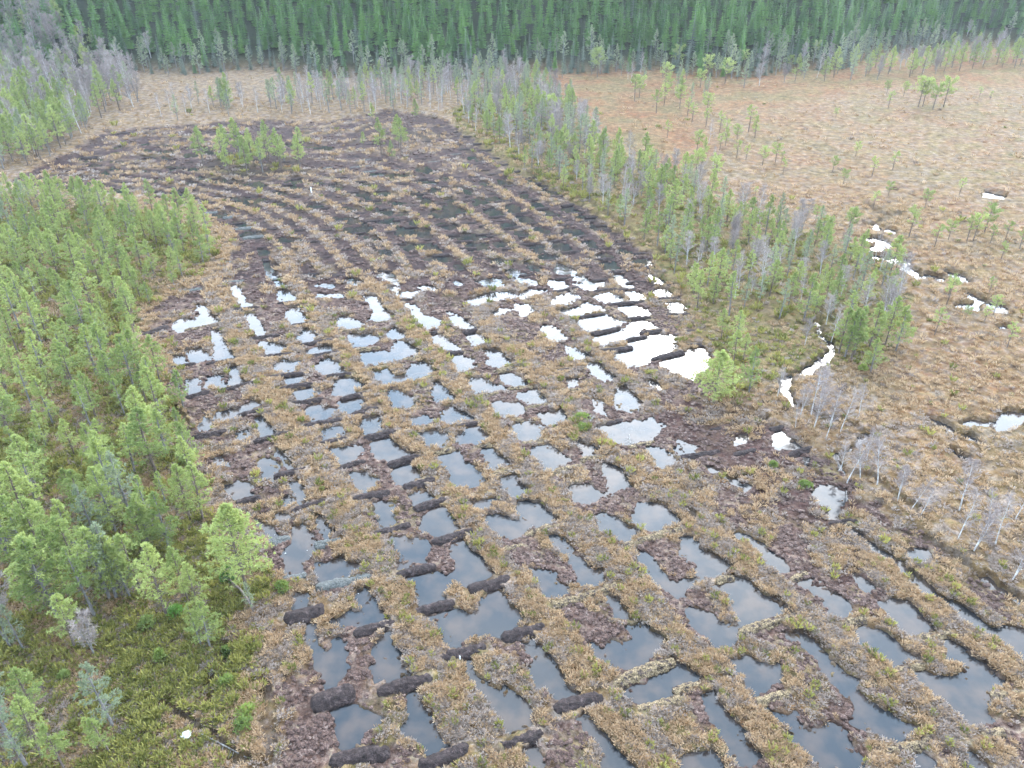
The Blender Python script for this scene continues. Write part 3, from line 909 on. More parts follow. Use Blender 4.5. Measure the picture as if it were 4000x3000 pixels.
# ------------------------------------------------------------------ peat dams
DAMS = parse('''
H 220,145,440,85,48,1
H 600,200,850,125,60,1
H 360,410,605,350,56,1
H 835,510,1085,435,75,1
H 475,655,725,590,62,1
H 1050,820,1310,750,75,1
H 660,945,930,880,72,1
H 250,1170,580,1080,82,1
H 1390,1280,1680,1200,82,1
H 1030,1520,1300,1440,76,1
H 520,1650,820,1530,92,1
H -60,1620,300,1550,92,1
H 90,790,340,720,62,1
H 1040,245,1190,215,36,2
H 1190,150,1450,80,50,2
H 1340,620,1800,470,58,2
H 1740,1130,2150,960,72,2
H 1830,225,2215,110,54,2
H 1900,1300,2211,1210,60,2
I 210,455,330,420,44,2
I 370,790,720,680,62,2
I 1000,745,1200,680,54,2
I 1530,830,1750,780,54,2
I 680,455,800,390,40,2
I 470,1235,700,1180,56,2
I 1390,1040,1560,985,50,2
I 1320,1560,1620,1470,64,2
I 1820,1500,2080,1420,60,2
I 2010,1200,2200,1170,60,2
I 950,80,1130,60,40,1
I -60,1160,210,1110,50,2
D 1515,352,1675,335,32,1
D 1805,310,1970,297,26,1
D 1895,452,2065,435,32,1
D 1620,542,1805,515,38,1
D 1945,582,2150,545,42,1
D 1715,655,1890,635,38,1
D 2015,652,2200,625,36,1
D 1740,788,1970,760,38,1
D 1815,865,2020,830,50,1
D 1900,958,2090,930,50,1
D 1975,1102,2211,1065,50,1
D 2070,1218,2240,1185,46,1
D 2115,785,2280,765,40,1
D 1645,1208,1865,1150,52,1
D 1550,1035,1740,985,42,1
D 1425,878,1665,820,42,1
D 1185,925,1355,880,42,1
D 1095,730,1265,700,36,1
D 1345,702,1540,670,36,1
D 1255,1178,1465,1140,56,1
D 890,545,1080,460,52,1
D 1535,1602,1690,1570,60,1
D 1785,1435,1985,1380,56,1
D 1900,1652,2110,1590,50,1
D 1200,482,1420,440,28,2
E -50,1395,150,1330,48,1
E 70,1030,235,990,50,1
E 0,930,170,890,46,1
E 155,1182,350,1140,56,1
E 305,1358,495,1300,60,1
E 85,1578,310,1535,66,1
E 410,1505,600,1450,66,1
E 480,1642,680,1580,62,1
E 1740,318,1980,300,30,1
E 1850,412,2000,400,30,1
E 1640,232,1780,215,24,1
E 1795,222,1910,215,18,1
E 2010,198,2140,195,20,1
E 2060,282,2190,280,30,1
E 2110,384,2260,380,30,1
E 1940,500,2080,485,36,1
E 1850,548,1970,525,30,1
E 1480,408,1700,375,24,1
E 1610,510,1800,470,36,1
E 1680,618,1880,595,44,1
E 2020,672,2211,625,44,1
E 1350,245,1530,205,26,1
E 2225,490,2370,490,28,1
E 2240,580,2400,575,34,1
E 80,612,250,595,36,2
E 150,733,290,715,32,2
E 260,845,400,830,30,2
E 400,672,530,660,26,2
E 480,812,640,780,32,2
E 360,1012,520,985,32,2
E 680,638,790,620,34,1
E 750,772,870,760,42,2
E 990,752,1130,730,42,2
E 870,912,1020,890,36,2
E 1080,862,1240,850,32,2
E 470,1120,610,1095,36,2
E 740,1108,900,1080,36,1
E 1060,1072,1180,1060,36,2
E 1190,988,1380,960,36,2
E 590,1278,720,1250,46,2
E 850,1242,990,1225,32,2
E 1160,1222,1310,1200,36,2
E 960,1430,1110,1380,46,2
E 1370,1412,1560,1360,50,2
E 1540,1325,1760,1300,46,2
E 840,1558,1000,1530,40,2
E 1720,1088,1820,1060,28,1
E 1860,1238,2030,1210,36,2
E 200,442,330,425,28,2
E -20,492,140,475,28,2
E 790,500,880,480,42,1
E 580,505,620,490,30,1
E 1400,745,1480,735,28,1
E 1380,875,1560,870,40,2
E 390,290,470,285,22,1
F 340,1290,470,1255,40,1
F 570,1130,680,1095,40,1
F 680,1300,850,1245,46,1
F 180,1130,290,1110,30,1
F -10,1310,230,1270,44,1
F 570,15,600,15,20,1
B 775,890,845,888,18,1
B 850,938,910,935,18,1
B 890,982,985,976,20,1
B 750,972,830,970,18,1
B 960,1030,1025,1028,18,1
B 1020,1070,1080,1068,18,1
B 865,1066,935,1062,18,1
B 1100,1118,1170,1112,20,1
B 945,1135,1020,1130,20,1
B 825,1155,920,1150,20,1
B 1055,1210,1145,1205,20,1
B 1220,1197,1298,1190,20,1
B 920,1217,1000,1212,20,1
B 805,1277,875,1272,20,1
B 1350,1283,1435,1275,22,1
B 995,1312,1105,1303,22,1
B 1205,1302,1275,1296,22,1
B 1425,1338,1510,1328,24,1
B 1255,1358,1345,1350,24,1
B 745,1394,850,1385,24,1
B 955,1414,1065,1404,24,1
B 1095,1394,1210,1384,26,1
B 1305,1408,1395,1400,24,1
B 1485,1390,1575,1380,26,1
B 1545,1445,1645,1435,26,1
B 1205,1456,1310,1446,26,1
B 895,1470,990,1460,24,1
B 1060,1486,1165,1476,26,1
B 1400,1470,1500,1460,26,1
B 1640,1506,1745,1494,28,1
B 1330,1530,1440,1518,28,1
B 950,1536,1050,1526,26,1
B 1510,1540,1615,1530,28,1
B 1755,1596,1855,1584,28,1
B 1155,1544,1245,1534,26,1
B 735,1575,845,1565,26,1
B 1045,1620,1160,1608,28,1
B 1425,1645,1540,1634,30,1
B 1590,1628,1695,1616,30,1
E 1635,30,1750,22,30,1
E 1725,112,1835,104,28,1
E 1925,86,2035,76,30,1
A 530,1028,640,1020,26,1
A 1170,905,1240,900,14,1
A 760,872,830,865,22,1
A 1340,862,1390,858,18,1
A 1640,855,1720,845,18,1
B 740,1070,825,1062,16,3
B 700,1004,780,998,12,3
B 560,1053,640,1046,12,3
B 90,1044,190,1036,18,3
B 55,1088,190,1078,18,3
B 290,1114,370,1104,18,3
B 200,1146,275,1138,16,3
B 130,1118,230,1108,16,3
B 505,1200,615,1194,14,3
A 1320,1386,1410,1378,26,3
A 1445,1416,1560,1404,30,3
A 1525,1490,1655,1474,34,3
A 1570,1548,1710,1532,36,3
A 2090,1096,2160,1088,20,3
D 1365,52,1515,42,30,3
D 1435,178,1585,162,34,3
D 1740,155,1860,148,22,3
D 1140,240,1310,215,44,3
H -160,490,190,420,70,3
G 1690,210,1880,170,60,3
G 2040,220,2215,180,60,3
G 1830,440,1990,410,50,3
G 1850,700,2100,630,95,1
G 2030,1250,2290,1160,110,1
''')
def log_mesh(name, Lh, wd, ht, seed, mat, rough, taper=.0, bend=0.):
    nu = max(14, min(56, int(Lh * 2 / .11))); nv = 18
    rg = np.random.RandomState(seed)
    us = np.linspace(-1, 1, nu); vs = np.linspace(-.12, 1.12, nv) * math.pi
    U, Vv = np.meshgrid(us, vs, indexing='ij')
    env = np.clip(1 - np.abs(U) ** 9, 0, 1) ** .6
    env = np.maximum(env, .02) * (1 - taper * U * .3)
    wob = 1 + .12 * (fbm(U * 3 + seed, Vv * 0 + .5, 1, 2, seed) - .5)
    x = U * Lh; y = np.cos(Vv) * wd * .5 * env * wob * (1.22 - .38 * np.sin(np.clip(Vv, 0, math.pi))); z = np.sin(Vv) * ht * env * (.85 + .35 * fbm(U * 2.2 + seed * 3, Vv * 0, 1, 2, seed + 3))
    y = y + bend * (U ** 2 - .5)
    d = (fbm(x * 1.0 + seed * 7.1, y * 2 + z * 3, .42, 3, seed + 5) - .5) * rough
    d2 = (fbm(x + seed, (y + z * 2) * 1.5, .15, 2, seed + 6) - .5) * rough * .9
    y = y + np.cos(Vv) * (d + d2); z = z + np.sin(Vv) * (d + d2)
    vid = np.arange(nu * nv).reshape(nu, nv)
    a = vid[:-1, :-1]; f = np.stack([a, vid[1:, :-1], vid[1:, 1:], vid[:-1, 1:]], -1).reshape(-1, 4)
    return mesh_np(name, np.stack([x, y, z], -1).reshape(-1, 3), f, [mat], True)
for k in range(13):
    ln_ = row_line(min(k / 12, 1.0)); acc = rnd.uniform(0, 3); nxt = 3.5
    for a_, b3 in zip(ln_[:-1], ln_[1:]):
        dd3 = math.hypot(b3[0] - a_[0], b3[1] - a_[1]); n3 = max(1, int(dd3 / .5))
        for m in range(n3):
            acc += dd3 / n3
            if acc < nxt: continue
            X = a_[0] + (b3[0] - a_[0]) * m / n3; Y = a_[1] + (b3[1] - a_[1]) * m / n3
            if Y < 112: continue
            u, v = V(X, Y); acc = 0; nxt = rnd.uniform(4.5, 8.5)
            if any(abs(cv(c2, (n2[0] + n2[2]) / 2, 0)[0] - u) < 26 and abs(cv(c2, 0, (n2[1] + n2[3]) / 2)[1] - v) < 7 for c2, n2 in DAMS): continue
            hl = rnd.uniform(11, 17) * 160 / max(depth(X, Y), 120); sl_ = rnd.uniform(-.13, -.02)
            DAMS.append(('Z', [u - hl, v - hl * sl_, u + hl, v + hl * sl_, rnd.uniform(13, 19) * 150 / depth(X, Y), 1]))
USED = set()
MARKS = [('the biggest blue pool', 1030, 1345), ('the lone broad pine at the wood edge', 535, 1270), ('the white boulder', 408, 1600),
 ('the lone pine beside the white pond', 1541, 865), ('the lower stream bend', 1820, 1030), ('the upper stream bend', 1790, 745),
 ('the pale pool beside the woodland', 420, 700), ('the pine island in the field', 550, 360), ('the small pine islet', 860, 330),
 ('the brightest white pools', 1330, 690), ('the top left corner of the photo', 0, 0), ('the bottom left corner of the photo', 0, 1659),
 ('the top right corner of the photo', 2212, 0), ('the bottom right corner of the photo', 2212, 1659), ('the large pond on the brown bog', 2150, 920),
 ('the four-pine clump on the bog', 1990, 235), ('the reddish peat patch', 1600, 960), ('the middle of the left photo edge', 0, 830),
 ('the middle of the top photo edge', 1106, 0), ('the middle of the right photo edge', 2212, 640), ('the middle of the bottom photo edge', 1106, 1659),
 ('the far corner of the brown bog', 1130, 165), ('the white stake in the field', 675, 415), ('the left tip of the cut field', 60, 400),
 ('the long black pool', 900, 505), ('the upper woodland tip', 470, 520), ('the far left wood corner', 290, 180),
 ('the lower quarter of the left photo edge', 0, 1240), ('the middle of the wooded strip', 1330, 380), ('the bent black ditches', 880, 300)]
_O1 = 'zeroth first second third fourth fifth sixth seventh eighth ninth tenth eleventh twelfth thirteenth fourteenth fifteenth sixteenth seventeenth eighteenth nineteenth'.split()
_T = 'x x twenty thirty forty fifty sixty seventy eighty ninety'.split()
_TH = 'x x twentieth thirtieth fortieth fiftieth sixtieth seventieth eightieth ninetieth'.split()
def ordw(n):
    if n < 20: return _O1[n]
    if n < 100: return _TH[n // 10] if n % 10 == 0 else _T[n // 10] + '-' + _O1[n % 10]
    return 'one hundred and ' + ordw(n - 100)
LABQ = []
def queue_label(o, desc, noun, u, v): LABQ.append((o, desc, noun, u, v))
def flush_labels():
    by = {}
    for o, desc, noun, u, v in LABQ:
        k = min(range(len(MARKS)), key=lambda i: (MARKS[i][1] - u) ** 2 + (1.5 * (MARKS[i][2] - v)) ** 2)
        d = (MARKS[k][1] - u) ** 2 + (1.5 * (MARKS[k][2] - v)) ** 2
        by.setdefault((k, noun), []).append((d, id(o), o, desc))
    for (k, noun), lst in by.items():
        lst.sort(key=lambda t: t[:2])
        for n_, (d, _, o, desc) in enumerate(lst):
            if len(f"{desc} {ordw(n_ + 1)} {noun} {MARKS[k][0]}".replace('-', ' ').split()) > 13: desc = desc.replace('short ', '').replace('long ', '').replace('tall ', '')
            o['label'] = f"{desc}, {ordw(n_ + 1)} {'bund' if 'bund' in noun else noun} out from {MARKS[k][0]}"
DAM_OBJS = []; DAM_SEG = []
for i, (c, n) in enumerate(DAMS):
    x1, y1, x2, y2, th, kind = n; kind = int(kind)
    p = Vector(cg(c, x1, y1 + th * .1)); q = Vector(cg(c, x2, y2 + th * .1)); mid = (p + q) / 2; d = q - p
    dp = depth(mid.x, mid.y)
    wd = th / 3 / 1659 * dp * (1.18 if c in 'GHI' else 1.08)
    if c in 'ABZ' or (c == 'E' and y1 < 330): wd = min(wd * 1.1, 1.3)
    ht = wd * (.36 if kind == 1 else .30 if kind == 2 else .28)
    mat = {1: M_DAM, 2: M_DAMV, 3: M_DAMG}[kind]
    ln = d.length / 2 * (1.13 if kind == 1 else 1.06)
    name = {1: 'peat_dam', 2: 'overgrown_bund', 3: 'grey_soil_bund'}[kind]
    me = log_mesh(name, ln, wd, ht, i + 1, mat, {1: .20, 2: .34, 3: .2}[kind] * min(1, wd), taper=rnd.uniform(-.25, .25), bend=rnd.uniform(-.2, .2) * wd)
    o = link(bpy.data.objects.new(name, me))
    o.location = (mid.x, mid.y, .08); o.rotation_euler = (0, 0, math.atan2(d.y, d.x))
    u, v = V(mid.x, mid.y)
    size = 'long' if ln > 2.6 else ('short' if ln < 1.5 else '')
    look = {1: 'dark bare peat dam', 2: 'brown tussocky peat bund', 3: 'pale grey bund'}[kind]
    queue_label(o, (size + ' ' + look).strip(), {1: 'dam', 2: 'overgrown bund', 3: 'grey bund'}[kind], u, v)
    tag(o, None, {1: 'peat dam', 2: 'peat bund', 3: 'soil bund'}[kind], {1: 'dark peat dams across the channels', 2: 'overgrown bunds across the channels', 3: 'pale grey bunds'}[kind])
    DAM_OBJS.append(o); DAM_SEG.append(((p.x, p.y), (q.x, q.y), wd * (.62 if kind == 1 else .3)))
# ------------------------------------------------------------------ trees
def pt(r, a, z): return Vector((r * math.cos(a), r * math.sin(a), z))
def tuft(mb, p, d, ln, wd, n, rg, up=.5):
    for _ in range(n):
        v = Vector((rg.gauss(0, 1), rg.gauss(0, 1), rg.gauss(0, .7) + up)) * .75 + d * .8
        v.normalize()
        side = v.cross(Vector((rg.gauss(0, 1), rg.gauss(0, 1), rg.gauss(0, 1)))).normalized() * wd * .5
        e = p + v * ln * rg.uniform(.6, 1.15)
        m = p + v * ln * .45
        mb.quad(p - side * .35, m - side, e, m + side)
def make_pine(h, Rr, start, seed, n_br=46, dens=5, grey=False, shape=1.0, flat=False, lean=.02):
    rg = random.Random(seed)
    tr = MB(); cr_ = MB()
    bx, by = rg.uniform(-1, 1) * lean * h, rg.uniform(-1, 1) * lean * h
    def axis(t): return Vector((bx * math.sin(t * 2.4), by * math.sin(t * 2.0), h * t))
    ks = [i / 9 for i in range(10)]
    r0 = .055 + h * .0095
    tr.tube([axis(t) + Vector((0, 0, -.4 if t == 0 else 0)) for t in ks], [r0 * (1 - t) ** .8 + .012 for t in ks], 6)
    for i in range(n_br):
        t = start + (1 - start) * ((i + rg.random()) / n_br) ** .92 * .98
        k = (t - start) / (1 - start)
        if flat: prof = .55 + .75 * math.sin(min(k * 1.05, 1) * math.pi) ** .6
        else: prof = (.66 + 1.5 * k if k < .22 else max(0.0, 1 - ((k - .22) / .80) ** (1.15 * shape)))
        if k < .05: prof *= .8
        ln = Rr * prof * rg.uniform(.72, 1.12) + .12
        a = rg.uniform(0, 2 * math.pi)
        el = R(-8 + 58 * k + rg.uniform(-12, 12))
        p0 = axis(t)
        d = Vector((math.cos(a) * math.cos(el), math.sin(a) * math.cos(el), math.sin(el)))
        p1 = p0 + d * ln * .55; p2 = p1 + (d + Vector((0, 0, .38))).normalized() * ln * .5
        tr.tube([p0, p1, p2], [.028 * (1.2 - k) + .010, .018, .008], 3)
        nt_ = max(2, int(dens * 1.05 * (ln / Rr + .45)))
        for j in range(nt_):
            s = .38 + .62 * (j + rg.random()) / nt_
            q = p0.lerp(p1, s / .55) if s < .55 else p1.lerp(p2, (s - .55) / .45)
            q = q + Vector((rg.gauss(0, 1), rg.gauss(0, 1), rg.gauss(0, .6))) * .13 * ln
            tuft(cr_, q, d, .31, .078, 8, rg)
        tuft(cr_, p2, d, .34, .08, 8, rg)
    for i in range(int(16 + 14 * start)):
        t = rg.uniform(start * .45, start + .15); a = rg.uniform(0, 6.28); ln = Rr * rg.uniform(.3, .7)
        p0 = axis(t); d = Vector((math.cos(a), math.sin(a), rg.uniform(-.15, .2)))
        p2 = p0 + d * ln
        tr.tube([p0, p2], [.018, .006], 3)
        for _ in range(3):
            q = p0.lerp(p2, rg.uniform(.4, 1)); e = q + Vector((rg.gauss(0, .3), rg.gauss(0, .3), rg.uniform(-.1, .25)))
            tr.tube([q, e], [.011, .005], 3)
    return tr, cr_
def make_spruce(h, Rr, seed, whorls=26):
    rg = random.Random(seed); mb = MB(); tr = MB()
    tr.tube([Vector((0, 0, -.5)), Vector((0, 0, h * .5)), Vector((0, 0, h))], [.16, .09, .015], 5)
    for i in range(whorls):
        t = .06 + .93 * i / whorls; z = h * t
        rr = Rr * (1 - t) ** .95 * rg.uniform(.85, 1.1) + .10
        nb = max(4, int(8 * (1 - t * .5)))
        a0 = rg.uniform(0, 6.28)
        for j in range(nb):
            a = a0 + j / nb * 6.28 + rg.uniform(-.25, .25); ln = rr * rg.uniform(.75, 1.15)
            droop = .38 * ln * (1 - t * .9) - .15 * ln * t
            p0 = Vector((0, 0, z + rg.uniform(-.1, .1))); tip = p0 + Vector((math.cos(a) * ln, math.sin(a) * ln, -droop))
            side = Vector((-math.sin(a), math.cos(a), 0))
            m1 = p0.lerp(tip, .55)
            wv = ln * .34
            mb.quad(p0, m1 + side * wv + Vector((0, 0, -.10 * ln)), tip, m1 - side * wv + Vector((0, 0, -.10 * ln)))
            for q in range(3):
                s = rg.uniform(.45, 1.0); sp = p0.lerp(tip, s) ; sg = rg.choice((-1, 1))
                e = sp + side * sg * ln * .28 + Vector((math.cos(a), math.sin(a), 0)) * .14 * ln + Vector((0, 0, rg.uniform(-.18, .06)))
                w2 = Vector((math.cos(a), math.sin(a), 0)) * ln * .12
                mb.quad(sp, sp.lerp(e, .5) + w2, e, sp.lerp(e, .5) - w2 + Vector((0, 0, -.12)))
    for q in range(5):
        a = q * 1.256
        mb.quad((0, 0, h + .35), (.07 * math.cos(a), .07 * math.sin(a), h), (.16 * math.cos(a + .5), .16 * math.sin(a + .5), h - .25), (0, 0, h - .3))
    return tr, mb
def make_birch(h, seed, stems=1, spread=.10):
    rg = random.Random(seed); tr = MB(); cr_ = MB()
    for s in range(stems):
        la = rg.uniform(0, 6.28); lx, ly = math.cos(la) * spread * h, math.sin(la) * spread * h
        hh = h * rg.uniform(.85, 1)
        def axis(t): return Vector((lx * t ** 1.2 + .08 * math.sin(t * 5 + s), ly * t ** 1.2 + .08 * math.cos(t * 4 + s) - .08, hh * t))
        ks = [i / 8 for i in range(9)]
        tr.tube([axis(t) + Vector((0, 0, -.3 if t == 0 else 0)) for t in ks], [(.038 + .006 * h) * (1 - t) ** .9 + .008 for t in ks], 5)
        for i in range(34):
            t = .30 + .68 * (i + rg.random()) / 34; k = (t - .3) / .7
            ln = h * .25 * (1.05 - k * .75) * rg.uniform(.6, 1.15); a = rg.uniform(0, 6.28); el = R(rg.uniform(25, 58))
            d = Vector((math.cos(a) * math.cos(el), math.sin(a) * math.cos(el), math.sin(el)))
            p0 = axis(t); p1 = p0 + d * ln
            tr.tube([p0, p1], [.016 * (1.2 - k) + .004, .006], 3)
            for _ in range(18):
                q = p0.lerp(p1, rg.uniform(.25, 1))
                v = (d * .7 + Vector((rg.gauss(0, .5), rg.gauss(0, .5), rg.gauss(.1, .4)))).normalized() * rg.uniform(.25, .6)
                sd_ = v.cross(Vector((rg.gauss(0, 1), rg.gauss(0, 1), rg.gauss(0, 1)))).normalized() * .015
                cr_.quad(q - sd_, q + sd_, q + v + sd_ * .5, q + v - sd_ * .5)
                e = q + v * .5; v2 = (v + Vector((rg.gauss(0, .2), rg.gauss(0, .2), rg.gauss(0, .2)))).normalized() * .25
                cr_.quad(e - sd_, e + sd_, e + v2 + sd_ * .4, e + v2 - sd_ * .4)
    return tr, cr_

PROTO = {}
def proto(key, pair, tmat, cmat, H):
    t, c = pair
    PROTO[key] = (t.mesh('trunk', tmat, True), c.mesh('crown', cmat), H)
proto('pine0', make_pine(8, 1.75, .26, 1, 58, 6), M_BARK, M_PINE, 8)
proto('pine1', make_pine(8, 1.45, .30, 2, 52, 6), M_BARK, M_PINE, 8)
proto('pine2', make_pine(8, 2.0, .24, 3, 62, 7), M_BARKG, M_PINE, 8)
proto('pine3', make_pine(8, 1.5, .36, 4, 46, 6, shape=1.3), M_BARK, M_PINE, 8)
proto('pine4', make_pine(8, 1.7, .20, 5, 62, 6, shape=.8), M_BARKG, M_PINE, 8)
proto('pinethin0', make_pine(8, 1.1, .40, 6, 34, 5), M_BARKG, M_PINE, 8)
proto('pinethin1', make_pine(8, 1.0, .35, 7, 30, 4, lean=.04), M_BARKG, M_PINEG, 8)
proto('pinegrey0', make_pine(8, 1.5, .22, 8, 44, 4), M_BARKG, M_PINEG, 8)
proto('pinegrey1', make_pine(8, 1.2, .28, 9, 40, 4), M_BARKG, M_PINEG, 8)
proto('pinetop0', make_pine(5, 1.3, .50, 10, 26, 6, flat=True, lean=.05), M_BARK, M_PINE, 5)
proto('pinetop1', make_pine(5, .85, .50, 12, 16, 4, flat=True, lean=.06), M_BARK, M_PINE, 5)
proto('pinebig', make_pine(8, 2.6, .24, 13, 84, 9), M_BARK, M_PINE, 8)
proto('birch0', make_birch(8, 21, 1), M_BIRCH, M_TWIG, 8)
proto('birch1', make_birch(8, 22, 2), M_BIRCH, M_TWIG, 8)
proto('birch2', make_birch(8, 23, 1, .2), M_BIRCH, M_TWIG, 8)
proto('birch3', make_birch(8, 24, 3, .14), M_BARKG, M_TWIG, 8)
for k, (Rr, sd_) in enumerate(((2.4, 31), (2.0, 32), (2.8, 33), (1.8, 34))):
    proto('spruce%d' % k, make_spruce(13, Rr, sd_), M_BARKG, M_SPRUCE, 13)
proto('sprucegrey0', make_spruce(13, 1.9, 35, 20), M_BARKG, M_SPRUCEG, 13)
proto('sprucegrey1', make_spruce(13, 1.5, 36, 22), M_BARKG, M_SPRUCEG, 13)

KIND = {'pine': ('pine_tree', 'pine tree'), 'birch': ('birch_tree', 'birch tree'), 'spruce': ('spruce_tree', 'spruce tree')}
def kind_of(key): return 'pine' if key.startswith('pine') else 'birch' if key.startswith('birch') else 'spruce'
LOOK = {'pinethin': 'thin sparse pine', 'pinegrey': 'grey-green pine', 'pinetop': 'small flat-topped bog pine',
        'pinebig': 'broad leafy pine', 'pine': 'green pine', 'birch': 'bare birch', 'sprucegrey': 'pale grey-green spruce', 'spruce': 'dark green spruce'}
def look(key, h):
    b = key.rstrip('0123456789')
    s = LOOK[b]
    if b == 'pinetop': return s
    if kind_of(key) == 'spruce': return ('tall ' if h > 14 else 'young ' if h < 9 else '') + s
    return ('tall ' if h > 8.6 else 'short ' if h < 5.2 else '') + s
TREES = []     # key, x, y, h, where, group, lean(x,y), rot
def add_tree(key, x, y, h, where, group, lean=(0, 0), rot=None):
    if x < -10 and y < 95: h *= 1.12
    TREES.append([key, x, y, h, where, group, lean, rnd.uniform(0, 6.28) if rot is None else rot])

def pick(keys):
    tot = sum(w_ for _, w_ in keys); r = rnd.random() * tot
    for k, w_ in keys:
        r -= w_
        if r <= 0: return k
    return keys[-1][0]
ALLXY = []
def scatter(poly_view, mind, keys, hr, where, group, n_max=999, tries=4000, world=None, dens=None):
    poly = world if world is not None else [G(*p) for p in poly_view]
    xs = [p[0] for p in poly]; ys = [p[1] for p in poly]
    cx = np.array([rnd.uniform(min(xs), max(xs)) for _ in range(tries)]); cy = np.array([rnd.uniform(min(ys), max(ys)) for _ in range(tries)])
    d = sdf(cx, cy, poly); cnt = 0
    dn = fbm(cx, cy, 14, 2, 91) if dens else np.ones_like(cx)
    for x, y, dd_, q in zip(cx, cy, d, dn):
        if dd_ < 0 or cnt >= n_max: continue
        if dens and q < dens: continue
        key = pick(keys)
        m = mind * rnd.uniform(.7, 1.25)
        if any((x - a_) ** 2 + (y - b3) ** 2 < m * m for a_, b3 in ALLXY): continue
        ALLXY.append((x, y)); cnt += 1
        add_tree(key, x, y, rnd.uniform(*hr), where, group)
def hand(c, s, keys, where, group, hscale=1.0):
    for line in s.split(';'):
        n = [float(t) for t in line.replace(',', ' ').split()]
        if not n: continue
        x, y = cg(c, n[0], n[1], .3); ALLXY.append((x, y))
        add_tree(pick(keys), x, y, n[2] * hscale, where, group)

PG = [('pine0', 3), ('pine1', 3), ('pine2', 2), ('pine3', 2), ('pine4', 3), ('pinethin0', 1), ('pinegrey0', .5)]
BI = [('birch0', 2), ('birch1', 2), ('birch2', 1), ('birch3', 2)]
GA, GB = 'pines of the left woodland', 'trees of the strip right of the cut field'
W1 = 'in the left woodland'
# left foreground, hand placed
hand('G', '1605 520 8.2', [('pinebig', 1)], 'alone at the left edge of the cut field', GA)
hand('G', '1100 250 6; 985 275 6; 940 300 5.5; 715 570 7; 760 570 7; 800 555 6; 850 565 5.5; 920 525 6; 620 685 7; 375 685 7.5; 345 640 7.5; 490 890 5; 1085 690 7; 1225 590 5.5; 1305 665 5; 1365 890 4.5; 1310 880 4.3; 235 1320 4.5; 285 1610 5.5; 430 1690 4.5; 640 1560 3.2; 720 1570 3.6; 560 480 7; 450 560 7; 230 420 8; 130 380 8; 60 300 8; 330 430 7.5; 20 200 8; 200 180 7.5; 520 330 6.5; 640 240 6.5; 760 150 7; 860 60 7; 1010 150 6; 1240 60 6; 1320 70 6', PG, W1, GA)
hand('G', '740 1400 6', [('pinegrey0', 1)], 'near the bottom left corner', GA)
hand('G', '50 1350 6; 185 1670 6.5; 160 905 4.5; 1640 650 3', [('pinegrey1', 1), ('pinethin1', 1)], W1, GA)
hand('G', '75 880 7.5; 620 945 4', [('birch3', 1)], W1, 'birches of the left woodland')
hand('D', '1055 1140 7; 945 1270 7; 780 945 6; 1250 1390 5; 865 660 4.5; 900 590 4.5; 855 375 5; 1190 985 4.5; 1130 200 4', PG, W1, GA)
scatter(ZONE['wood_left'][:11] + [(440, 1120), (430, 1180), (380, 1210), (0, 1210), (-60, 1200)], 3.05, PG, (3.4, 7.8), W1, GA, 230, 9000)
scatter([(-40, 1200), (150, 1200), (360, 1260), (330, 1380), (250, 1659), (-40, 1700)], 5.5, PG, (3.2, 5), W1, GA, 14, 900)
scatter(ZONE['wood_left'][:6] + [(300, 640), (0, 700)], 6, BI, (4.5, 6.5), W1, 'birches of the left woodland', 14, 900)
# upper left wood
MIXL = [('pine0', 2), ('pine1', 2), ('pine4', 2), ('pinethin0', 1), ('pinegrey1', 2), ('birch0', .7), ('birch1', .7)]  # extra greyed pines: their paler needles imitate haze and backlight
MIXB = [('birch0', 3), ('birch1', 3), ('birch3', 3), ('pinegrey1', 1.2), ('pine1', 1.2), ('pinegrey0', .8), ('pine3', 1)]
UL = 'in the upper left wood'
scatter([(-60, 300), (60, 240), (150, 225), (200, 262), (190, 290), (150, 325), (60, 365), (-60, 385)], 3.4, MIXL, (7, 10), UL, 'trees of the upper left wood', 110, 5000)
scatter([(-60, 300), (-60, 130), (60, 128), (200, 150), (290, 165), (300, 235), (240, 258), (190, 262), (150, 225), (60, 240)], 4.2, MIXB, (8, 11.5), UL, 'trees of the upper left wood', 190, 6000)
# behind the cut field
BF = 'on the grassy edge behind the cut field'
THN = [('pinethin1', 2), ('pinethin0', 1), ('birch0', 2), ('birch2', 1), ('pinegrey1', 2), ('birch1', 1), ('pine1', .6)]
scatter([(560, 225), (640, 205), (1000, 172), (1090, 178), (1050, 235), (960, 232), (860, 248), (600, 252)], 3.9, THN, (5.5, 9.5), BF, 'thin trees behind the cut field', 150, 4000)
scatter([(330, 240), (480, 215), (560, 225), (580, 255), (360, 270)], 8.0, THN, (5.5, 8), BF, 'thin trees behind the cut field', 22, 1500)
scatter([(470, 225), (500, 222), (500, 240), (470, 240)], 2.6, [('pinegrey0', 1), ('pine4', 1)], (7, 8.5), BF, 'thin trees behind the cut field', 6, 300)
# island in the field
scatter(ZONE['island'], 4.2, [('pine3', 2), ('pinethin0', 2), ('pine1', 2)], (6, 8.8), 'on the green island in the cut field', 'pines on the island in the cut field', 40, 3000)
hand('B', '260 1000 8.5; 390 1000 8.5; 330 1050 5; 375 960 8; 200 790 5; 480 785 6; 145 960 4', [('pine1', 1), ('pine3', 1)], 'on the small islet of the cut field', 'pines on the islet in the cut field')
hand('B', '630 720 6', [('birch0', 1)], 'behind the cut field', 'thin trees behind the cut field')
